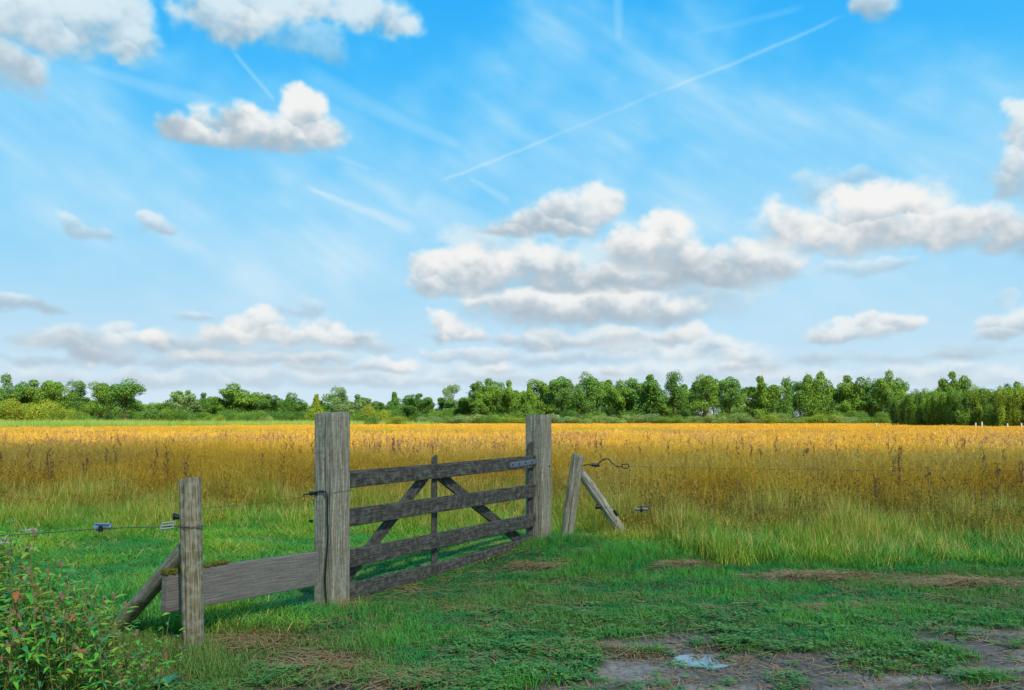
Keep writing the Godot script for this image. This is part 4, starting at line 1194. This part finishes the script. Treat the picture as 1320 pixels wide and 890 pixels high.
	part("hook", tube_mesh(arc([corner + facing * -0.13 + Vector3(0, 0.968, 0), corner + facing * -0.18 + Vector3(0, 0.958, 0), corner + facing * -0.205 + Vector3(0, 0.955, 0), corner + facing * -0.20 + Vector3(0, 0.935, 0)], 4), 0.006, 0.005, 6), M.rubber, t)
	part("staple", tube_mesh([corner + facing * -0.112 + Vector3(0, 0.73, 0), corner + facing * -0.14 + Vector3(0, 0.73, 0)], 0.014, 0.012, 8), M.rubber, t)
	part("wire_loop", tube_mesh([nl * 1.03 - facing * 0.115 + Vector3(0, 0.985, 0), nl * 1.03 + facing * 0.118 + Vector3(0, 0.985, 0), -nl + facing * 0.118 + Vector3(0, 0.988, 0)], 0.002, 0.002, 5), M.wire, t)
	# white marker posts far off at the plantation's foot
	for q in [[1130, 128.0, 0.85], [1258, 118.0, 0.9], [1266, 112.0, 1.05], [1299, 112.0, 0.85], [1317, 108.0, 0.9]]:
		var mp := thing("marker_post", "tiny white post at the foot of the plantation", "post", Vector3((q[0] - 660.0) / F * q[1], 0, -q[1]), 0.0, "tiny white posts at the plantation")
		part("post", timber(Vector3(0, -0.1, 0), Vector3(0, q[2] + 0.35, 0), Vector3.RIGHT, 0.16, 0.16, 71, {"points": 3, "rings": 3, "rough": 0.002}), M.white, mp)

func ring(c: Vector3, r: float, tilt: float) -> Array:
	var out := []
	for k in 17:
		var a := TAU * k / 16.0
		out.append(c + Vector3(cos(a) * r, sin(a) * tilt * 0.3, sin(a) * r))
	return out

# ------------------------------------------------------------------ plants
func leaf_mesh(l: float, w: float, curl: float, fold: float) -> ArrayMesh:
	var a := Acc.new()
	var n := 5
	for s in n + 1:
		var t := float(s) / n
		var ww := w * sin(PI * pow(t, 0.75)) * 0.5 + 0.0008
		var p := Vector3(0, -curl * l * t * t, l * t)
		a.v.append(p + Vector3(-ww, fold * ww, 0)); a.v.append(p); a.v.append(p + Vector3(ww, fold * ww, 0))
		for q in 3: a.c.append(Color(1, 1, 1))
		if s > 0:
			var b := s * 3
			for q in 2: a.i.append_array(PackedInt32Array([b - 3 + q, b + q, b + q + 1, b - 3 + q, b + q + 1, b - 2 + q]))
	a.smooth()
	return a.mesh()

var leaf_meshes := []
var spike_mesh: ArrayMesh

func spike() -> ArrayMesh:
	var a := Acc.new()
	var r := RandomNumberGenerator.new()
	r.seed = 3
	for k in 26:
		var t := k / 26.0
		var an := k * 2.4
		octa(a, Vector3(cos(an) * 0.0042, t * 0.036, sin(an) * 0.0042), 0.0036, 0.0036, Color(r.randf_range(0.8, 1.3), r.randf_range(0.7, 1.3), r.randf_range(0.6, 1.3)))
	return a.mesh()

func weed_proto(seed_: int) -> Node3D:
	var r := RandomNumberGenerator.new()
	r.seed = seed_
	var o := Node3D.new()
	var st := Acc.new()
	var h := r.randf_range(0.46, 0.7)
	var dir := r.randf() * TAU
	var main := arc([Vector3(0, -0.03, 0), Vector3(cos(dir), 0, sin(dir)) * 0.04 + Vector3(0, h * 0.4, 0), Vector3(cos(dir), 0, sin(dir)) * 0.10 + Vector3(0, h, 0)], 4)
	tube(st, main, 0.004, 0.002, 5)
	var stems := [main]
	for k in 5:
		var s: Vector3 = main[1 + k]
		var a := dir + k * 2.3 + r.randf_range(-0.4, 0.4)
		var l := r.randf_range(0.16, 0.3)
		var out := Vector3(cos(a), 0, sin(a))
		var b := arc([s, s + out * l * 0.5 + Vector3(0, l * 0.45, 0), s + out * l * 0.8 + Vector3(0, l, 0)], 3)
		tube(st, b, 0.0028, 0.0015, 5)
		stems.append(b)
	part("stem", st.mesh(), M.stem, o)
	for b in stems:
		for k in range(1, b.size()):
			for q in (2 if k % 2 == 0 else 1):
				var a := r.randf() * TAU
				var bas := Basis(Vector3.UP, a) * Basis(Vector3.RIGHT, r.randf_range(-0.7, 0.25)) * Basis(Vector3.BACK, r.randf_range(-0.4, 0.4))
				bas = bas.scaled_local(Vector3.ONE * r.randf_range(0.5, 1.25))
				var m: Material = M["leaf%d" % [0, 3, 1, 1, 2, 0, 3, 1, 3, 2][r.randi() % 10]] if r.randf() > 0.04 else M.leaf4
				part("leaf", leaf_meshes[r.randi() % 4], m, o, Transform3D(bas, b[k]))
		var tip: Vector3 = b[-1]
		if r.randf() < 0.5:
			var bas := Basis(Vector3.UP, r.randf() * TAU) * Basis(Vector3.RIGHT, r.randf_range(0.0, 0.7))
			part("flower_spike", spike_mesh, M.flower, o, Transform3D(bas.scaled_local(Vector3.ONE * r.randf_range(0.7, 1.25)), tip))
	return o

func make_weeds() -> void:
	leaf_meshes = [leaf_mesh(0.075, 0.019, 0.25, 0.3), leaf_mesh(0.055, 0.021, 0.5, 0.2), leaf_mesh(0.085, 0.017, 0.15, 0.4), leaf_mesh(0.042, 0.018, 0.35, 0.25)]
	spike_mesh = spike()
	var pr := []
	for k in 7: pr.append(weed_proto(500 + k))
	var n := 0
	var r := RandomNumberGenerator.new()
	r.seed = 21
	while n < 165:
		var d := r.randf_range(4.5, 6.7)
		var x := -r.randf_range(1.9, 4.6)
		var edge := -1.92 - 0.85 * (d - 5.0) + nz.get_noise_2d(d * 120.0, 5.0) * 0.3   # right border of the weed bed
		if x > edge or x < -0.66 * d - 0.5: continue
		var o: Node3D = pr[n % 7].duplicate()
		o.name = numbered("redshank_plant")
		add_child(o)
		var tall := clampf((edge - x) / 0.8, 0.4, 1.0) * r.randf_range(0.9, 1.45)
		o.position = Vector3(x, height(x, -d), -d)
		o.rotation.y = r.randf() * TAU
		o.scale = Vector3(lerpf(tall, 1.0, 0.4), tall, lerpf(tall, 1.0, 0.4))
		tag(o, "leafy weed with pink flower spikes in the bed by the round post", "weed", "leafy pink flowered weeds by the round post")
		n += 1
	for p in pr: p.free()
	# a few bigger leaved plants low at the front
	var rosette := [leaf_mesh(0.17, 0.06, 0.3, 0.25), leaf_mesh(0.13, 0.055, 0.45, 0.2), leaf_mesh(0.15, 0.05, 0.15, 0.3)]
	for s in [[-2.42, 5.35, 5, 1.0, "blue green broad leaved plant at the foot of the round post"], [-2.72, 5.15, 0, 1.0, "broad leaved green plant low among the weeds"], [-2.05, 5.02, 5, 0.7, "small broad leaved plant beside the bare soil"], [-2.62, 5.6, 4, 0.8, "reddish brown withering broad leaved plant among the weeds"], [-2.95, 5.0, 1, 0.9, "bright green broad leaved plant under the weeds"]]:
		var o := thing("dock_plant", s[4], "plant", Vector3(s[0], height(s[0], -s[1]), -s[1]))
		for k in 11:
			var bas := Basis(Vector3.UP, k * 2.4) * Basis(Vector3.RIGHT, r.randf_range(-1.1, -0.2))
			part("leaf", rosette[k % 3], M["leaf%d" % s[2]] if k % 5 else M.leaf2, o, Transform3D(bas.scaled_local(Vector3.ONE * s[3] * r.randf_range(0.7, 1.2)), Vector3(0, 0.02, 0)))
	# yarrow
	var ya := thing("yarrow_plant", "white flowered yarrow rising over the weeds", "plant", Vector3(-3.62, 0.0, -6.2))
	var st := Acc.new()
	for k in 4:
		var a := k * 1.7
		tube(st, [Vector3(0, 0, 0), Vector3(cos(a) * 0.05, 0.5, sin(a) * 0.05), Vector3(cos(a) * 0.12, 0.80 - 0.05 * k, sin(a) * 0.12)], 0.004, 0.002, 5)
		var hd := Acc.new()
		for q in 60: octa(hd, Vector3(cos(a) * 0.12 + r.randfn(0, 0.025), 0.80 - 0.05 * k + r.randf_range(-0.006, 0.008), sin(a) * 0.12 + r.randfn(0, 0.025)), 0.007, 0.004, Color(1, 1, 1) * r.randf_range(0.8, 1.1))
		part("flower_head", hd.mesh(), M.yarrow, ya)
	part("stem", st.mesh(), M.stem, ya)

# withered sorrel: brown stalks with dark seed clusters standing in the meadow
func sorrel(seed_: int) -> Array:
	var r := RandomNumberGenerator.new()
	r.seed = seed_
	var st := Acc.new()
	var hd := Acc.new()
	var pts := [Vector3.ZERO, Vector3(r.randf_range(-0.03, 0.03), 0.5, r.randf_range(-0.03, 0.03)), Vector3(r.randf_range(-0.07, 0.07), 1.0, r.randf_range(-0.07, 0.07))]
	var main := arc(pts, 5)
	tube(st, main, 0.006, 0.003, 5)
	for k in 9:
		var t := 5 + k * 5 / 9
		var s: Vector3 = main[mini(t, 10)] + Vector3(0, r.randf_range(0, 0.06), 0)
		var a := r.randf() * TAU
		var l := r.randf_range(0.07, 0.2) * (1.25 - t / 12.0)
		var e := s + Vector3(cos(a) * l * 0.6, l, sin(a) * l * 0.6)
		tube(st, [s, e], 0.003, 0.002, 4)
		for q in 11:
			var p := s.lerp(e, r.randf_range(0.2, 1.05)) + Vector3(r.randfn(), r.randfn(), r.randfn()) * 0.010
			var c := r.randf_range(0.7, 1.4)
			octa(hd, p, r.randf_range(0.004, 0.008), r.randf_range(0.005, 0.011), Color(c, c * 0.95, c * 0.9))
	for q in 16:
		var p: Vector3 = main[10] + Vector3(r.randfn() * 0.012, r.randf_range(-0.16, 0.05), r.randfn() * 0.012)
		octa(hd, p, 0.007, 0.010, Color(1, 1, 1))
	return [st.mesh(), hd.mesh()]

func make_sorrel() -> void:
	var mst := plain_mat(Color(0.16, 0.085, 0.04), 0.85)
	var mhd := leaf_mat(Color(0.20, 0.10, 0.06), 0.0, 0.9)
	var pr := []
	for k in 6: pr.append(sorrel(700 + k))
	var r := RandomNumberGenerator.new()
	r.seed = 31
	var n := 0
	while n < 230:
		var d := 13.0 + 22.0 * r.randf()
		var x := r.randf_range(-0.64, 0.64) * d
		if d < tall_edge(x) + 1.5: continue
		if nz.get_noise_2d(x * 14.0 + 200.0, d * 9.0) + r.randf_range(-0.25, 0.25) < -0.08: continue
		var o := thing("sorrel_stalk", "withered brown seed stalk standing in the golden meadow", "weed", Vector3(x, height(x, -d), -d), r.randf() * TAU, "withered seed stalks in the meadow")
		var h := r.randf_range(0.72, 1.12)
		o.scale = Vector3(r.randf_range(0.8, 1.2), h, r.randf_range(0.8, 1.2))
		var p: Array = pr[r.randi() % 6]
		part("stem", p[0], mst, o)
		part("seed_head", p[1], mhd, o)
		n += 1
	var rest := stuff_root("sorrel_stand", "haze of reddish brown seed heads farther out in the meadow", "weeds")
	var mm := leaf_mat(Color(0.33, 0.18, 0.12), 0.0, 0.9)
	for k in 6:
		var buf := PackedFloat32Array()
		for q in 1500:
			var d := 24.0 + 34.0 * r.randf()
			var x := r.randf_range(-0.68, 0.68) * d
			if nz.get_noise_2d(x * 9.0 + 500.0, d * 7.0) + r.randf_range(-0.3, 0.3) < 0.0: continue
			put(buf, x, 0.0, -d, r.randf() * TAU, r.randf_range(0.9, 1.5), r.randf_range(0.72, 1.02), Color(1, 1, 1) * r.randf_range(0.7, 1.3))
		scatter("seed_stalks", rest, pr[k][1], mm, buf)

# dark knapweed buttons on thin stems near the fence, and low broad leaved herbs on the trodden clay
func make_small_herbs() -> void:
	var r := RandomNumberGenerator.new()
	r.seed = 41
	var root := stuff_root("knapweed_heads", "small dark knapweed seed heads scattered through the nearer meadow", "weeds")
	for k in 3:
		var a := Acc.new()
		for q in 5:
			var p := Vector3(r.randfn(0, 0.10), 0, r.randfn(0, 0.10))
			var top := ribbon(a, p, r.randf() * TAU, r.randf_range(0.5, 0.9), r.randf_range(0.0, 0.25), 0.004, 3, Color(2.2, 2.0, 1.0), 0.6)
			octa(a, top, r.randf_range(0.009, 0.014), r.randf_range(0.010, 0.016), Color(1, 0.9, 0.8))
		var buf := PackedFloat32Array()
		for q in 480:
			var d := 11.3 + 14.0 * pow(r.randf(), 1.3)
			var x := r.randf_range(-0.66, 0.66) * d
			if d < tall_edge(x) + 0.4: continue
			if r.randf() > 0.35 + 0.6 * smoothstep(1.0, 4.0, x): continue
			put(buf, x, height(x, -d), -d, r.randf() * TAU, 1.0, r.randf_range(0.75, 1.1), Color(0.16, 0.10, 0.05) * r.randf_range(0.6, 1.4))
		scatter("seed_stalks", root, a.mesh(), M.seed, buf)
	var low := stuff_root("low_herbs", "low broad leaved herbs creeping over the trodden clay", "plants")
	for k in 3:
		var a := Acc.new()
		for q in 13:
			var an := r.randf() * TAU
			var out := Vector3(cos(an), 0, sin(an))
			var sd := Vector3(-sin(an), 0, cos(an))
			var p := out * r.randf_range(0.0, 0.03) + Vector3(0, r.randf_range(0.006, 0.035), 0)
			var l := r.randf_range(0.015, 0.032)
			var w := l * r.randf_range(0.28, 0.42)
			var up := Vector3(0, r.randf_range(-0.1, 0.45), 0) * l
			var c := r.randf_range(0.75, 1.3)
			a.quad(p, p + (out * l + up) * 0.55 + sd * w, p + out * l + up, p + (out * l + up) * 0.55 - sd * w, Vector3.UP, Color(c * r.randf_range(0.8, 1.5), c, c))
		var buf := PackedFloat32Array()
		for q in 2600:
			var d := 4.8 + 2.9 * r.randf()
			var x := r.randf_range(-0.5, 0.66) * d
			var b := bare(x, d)
			var edge := smoothstep(0.0, 0.5, track_share(x, d)) * (0.25 + 0.75 * smoothstep(0.05, 0.35, nz.get_noise_2d(x * 130.0 + 90.0, d * 200.0)))
			if r.randf() > edge * lerpf(1.0, 0.12, b): continue
			put(buf, x, height(x, -d), -d, r.randf() * TAU, r.randf_range(0.7, 1.6), r.randf_range(0.6, 1.5), Color(0.09, 0.30, 0.06).lerp(Color(0.20, 0.40, 0.06), r.randf()))
		scatter("herb_rosettes", low, a.mesh(), M.grass, buf)

func track_share(x: float, d: float) -> float:
	return clampf((7.6 - d) / 2.0, 0.0, 1.0) * clampf((x + 0.6) / 1.0, 0.0, 1.0) + clampf((5.6 - d) / 0.4, 0.0, 1.0)

# ------------------------------------------------------------------ cloud overhead that shades the foreground
func make_cloud(sun: Vector3) -> void:
	var alt := 950.0
	var off := sun * (alt / sun.y)
	var acc := Acc.new()
	var n := 64
	var m := 40
	for j in m + 1:
		var lat := PI * (float(j) / m - 0.5)
		for i in n + 1:
			var lon := TAU * i / n
			var d := Vector3(cos(lat) * cos(lon), sin(lat), cos(lat) * sin(lon))
			var q := 1.0 + 0.10 * nf.get_noise_3d(d.x * 120.0, d.y * 120.0, d.z * 120.0) + 0.05 * nf.get_noise_3d(d.x * 400.0, d.y * 400.0, d.z * 400.0)
			acc.v.append(Vector3(d.x * 260.0, maxf(d.y, -0.25) * 60.0, d.z * 150.0) * q)
			if i > 0 and j > 0:
				var e := j * (n + 1) + i
				acc.i.append_array(PackedInt32Array([e - n - 2, e, e - n - 1, e - n - 2, e - 1, e]))
	acc.smooth()
	var mat := StandardMaterial3D.new()
	mat.albedo_color = Color(0.97, 0.97, 0.97, 0.46)
	mat.transparency = BaseMaterial3D.TRANSPARENCY_ALPHA
	mat.roughness = 1.0
	var o := part("cloud", acc.mesh(), mat, self)
	# its shadow's far edge lies across the meadow
	o.position = Vector3(off.x, alt, off.z) + Vector3(0, 0, 143.0)
	o.rotation.y = -0.30
	tag(o, "cumulus cloud passing over the gate, its shadow on the foreground", "cloud", "", "structure")

func make_puddle() -> void:
	var acc := Acc.new()
	acc.v.append(Vector3.ZERO)
	for k in 33:
		var a := TAU * k / 32.0
		var q := 1.0 + 0.3 * nf.get_noise_2d(cos(a) * 90.0, sin(a) * 90.0)
		acc.v.append(Vector3(cos(a) * 0.34 * q, 0, sin(a) * 0.22 * q))
		if k > 0: acc.i.append_array(PackedInt32Array([0, k, k + 1]))
	acc.smooth()
	for k in acc.n.size(): acc.n[k] = Vector3.UP
	var m := StandardMaterial3D.new()
	m.albedo_color = Color(0.52, 0.51, 0.48)
	m.roughness = 0.04
	m.metallic_specular = 0.75
	m.clearcoat_enabled = true
	m.clearcoat = 1.0
	m.clearcoat_roughness = 0.02
	var y := -0.0415
	var o := part("puddle", acc.mesh(), m, self, Transform3D(Basis(), Vector3(1.29, y, -5.87)))
	tag(o, "small puddle mirroring the bright sky in the clay", "puddle", "", "structure")

# ------------------------------------------------------------------ everything
func _ready() -> void:
	rng.seed = 12345
	nz.seed = 2
	nz.noise_type = FastNoiseLite.TYPE_SIMPLEX_SMOOTH
	nz.frequency = 0.01
	nz.fractal_octaves = 4
	nf.seed = 6
	nf.noise_type = FastNoiseLite.TYPE_SIMPLEX_SMOOTH
	nf.frequency = 0.01
	nf.fractal_octaves = 3
	# camera: level, with the lens shifted up as in the photograph
	var cam := Camera3D.new()
	cam.name = "camera"
	cam.near = 0.1
	cam.far = 6000.0
	cam.projection = Camera3D.PROJECTION_FRUSTUM
	cam.size = 0.1 * 890.0 / F
	cam.frustum_offset = Vector2(0.0, 0.1 * (HOR - 445.0) / F)
	cam.position = Vector3(0, EYE, 0)
	add_child(cam)
	cam.current = true
	# sky and exposure
	var env := Environment.new()
	env.background_mode = Environment.BG_SKY
	env.sky = make_sky()
	env.background_energy_multiplier = 0.62
	env.tonemap_mode = Environment.TONE_MAPPER_LINEAR
	env.tonemap_exposure = 1.6
	env.sdfgi_enabled = true
	env.ssao_enabled = true
	env.ssil_enabled = true
	var we := WorldEnvironment.new()
	we.name = "environment"
	we.environment = env
	add_child(we)
	# sun: high, behind the camera to the right
	var el := deg_to_rad(46.0)
	var azm := deg_to_rad(27.0)
	var to_sun := Vector3(cos(el) * sin(azm), sin(el), cos(el) * cos(azm))
	var sun := DirectionalLight3D.new()
	sun.name = "sun"
	sun.light_energy = 1.6
	sun.light_color = Color(1.0, 0.95, 0.86)
	sun.light_angular_distance = 0.5
	sun.shadow_enabled = true
	add_child(sun)
	sun.look_at_from_position(to_sun * 100.0, Vector3.ZERO, Vector3.UP)
	print("sky ", Time.get_ticks_msec())
	make_materials()
	make_ground()
	make_cloud(to_sun)
	print("ground ", Time.get_ticks_msec())
	make_trees()
	print("trees ", Time.get_ticks_msec())
	make_gate()
	make_fence()
	print("gate ", Time.get_ticks_msec())
	make_puddle()
	make_weeds()
	make_sorrel()
	make_small_herbs()
	print("weeds ", Time.get_ticks_msec())
	make_reeds()
	make_grass()
	print("grass ", Time.get_ticks_msec())
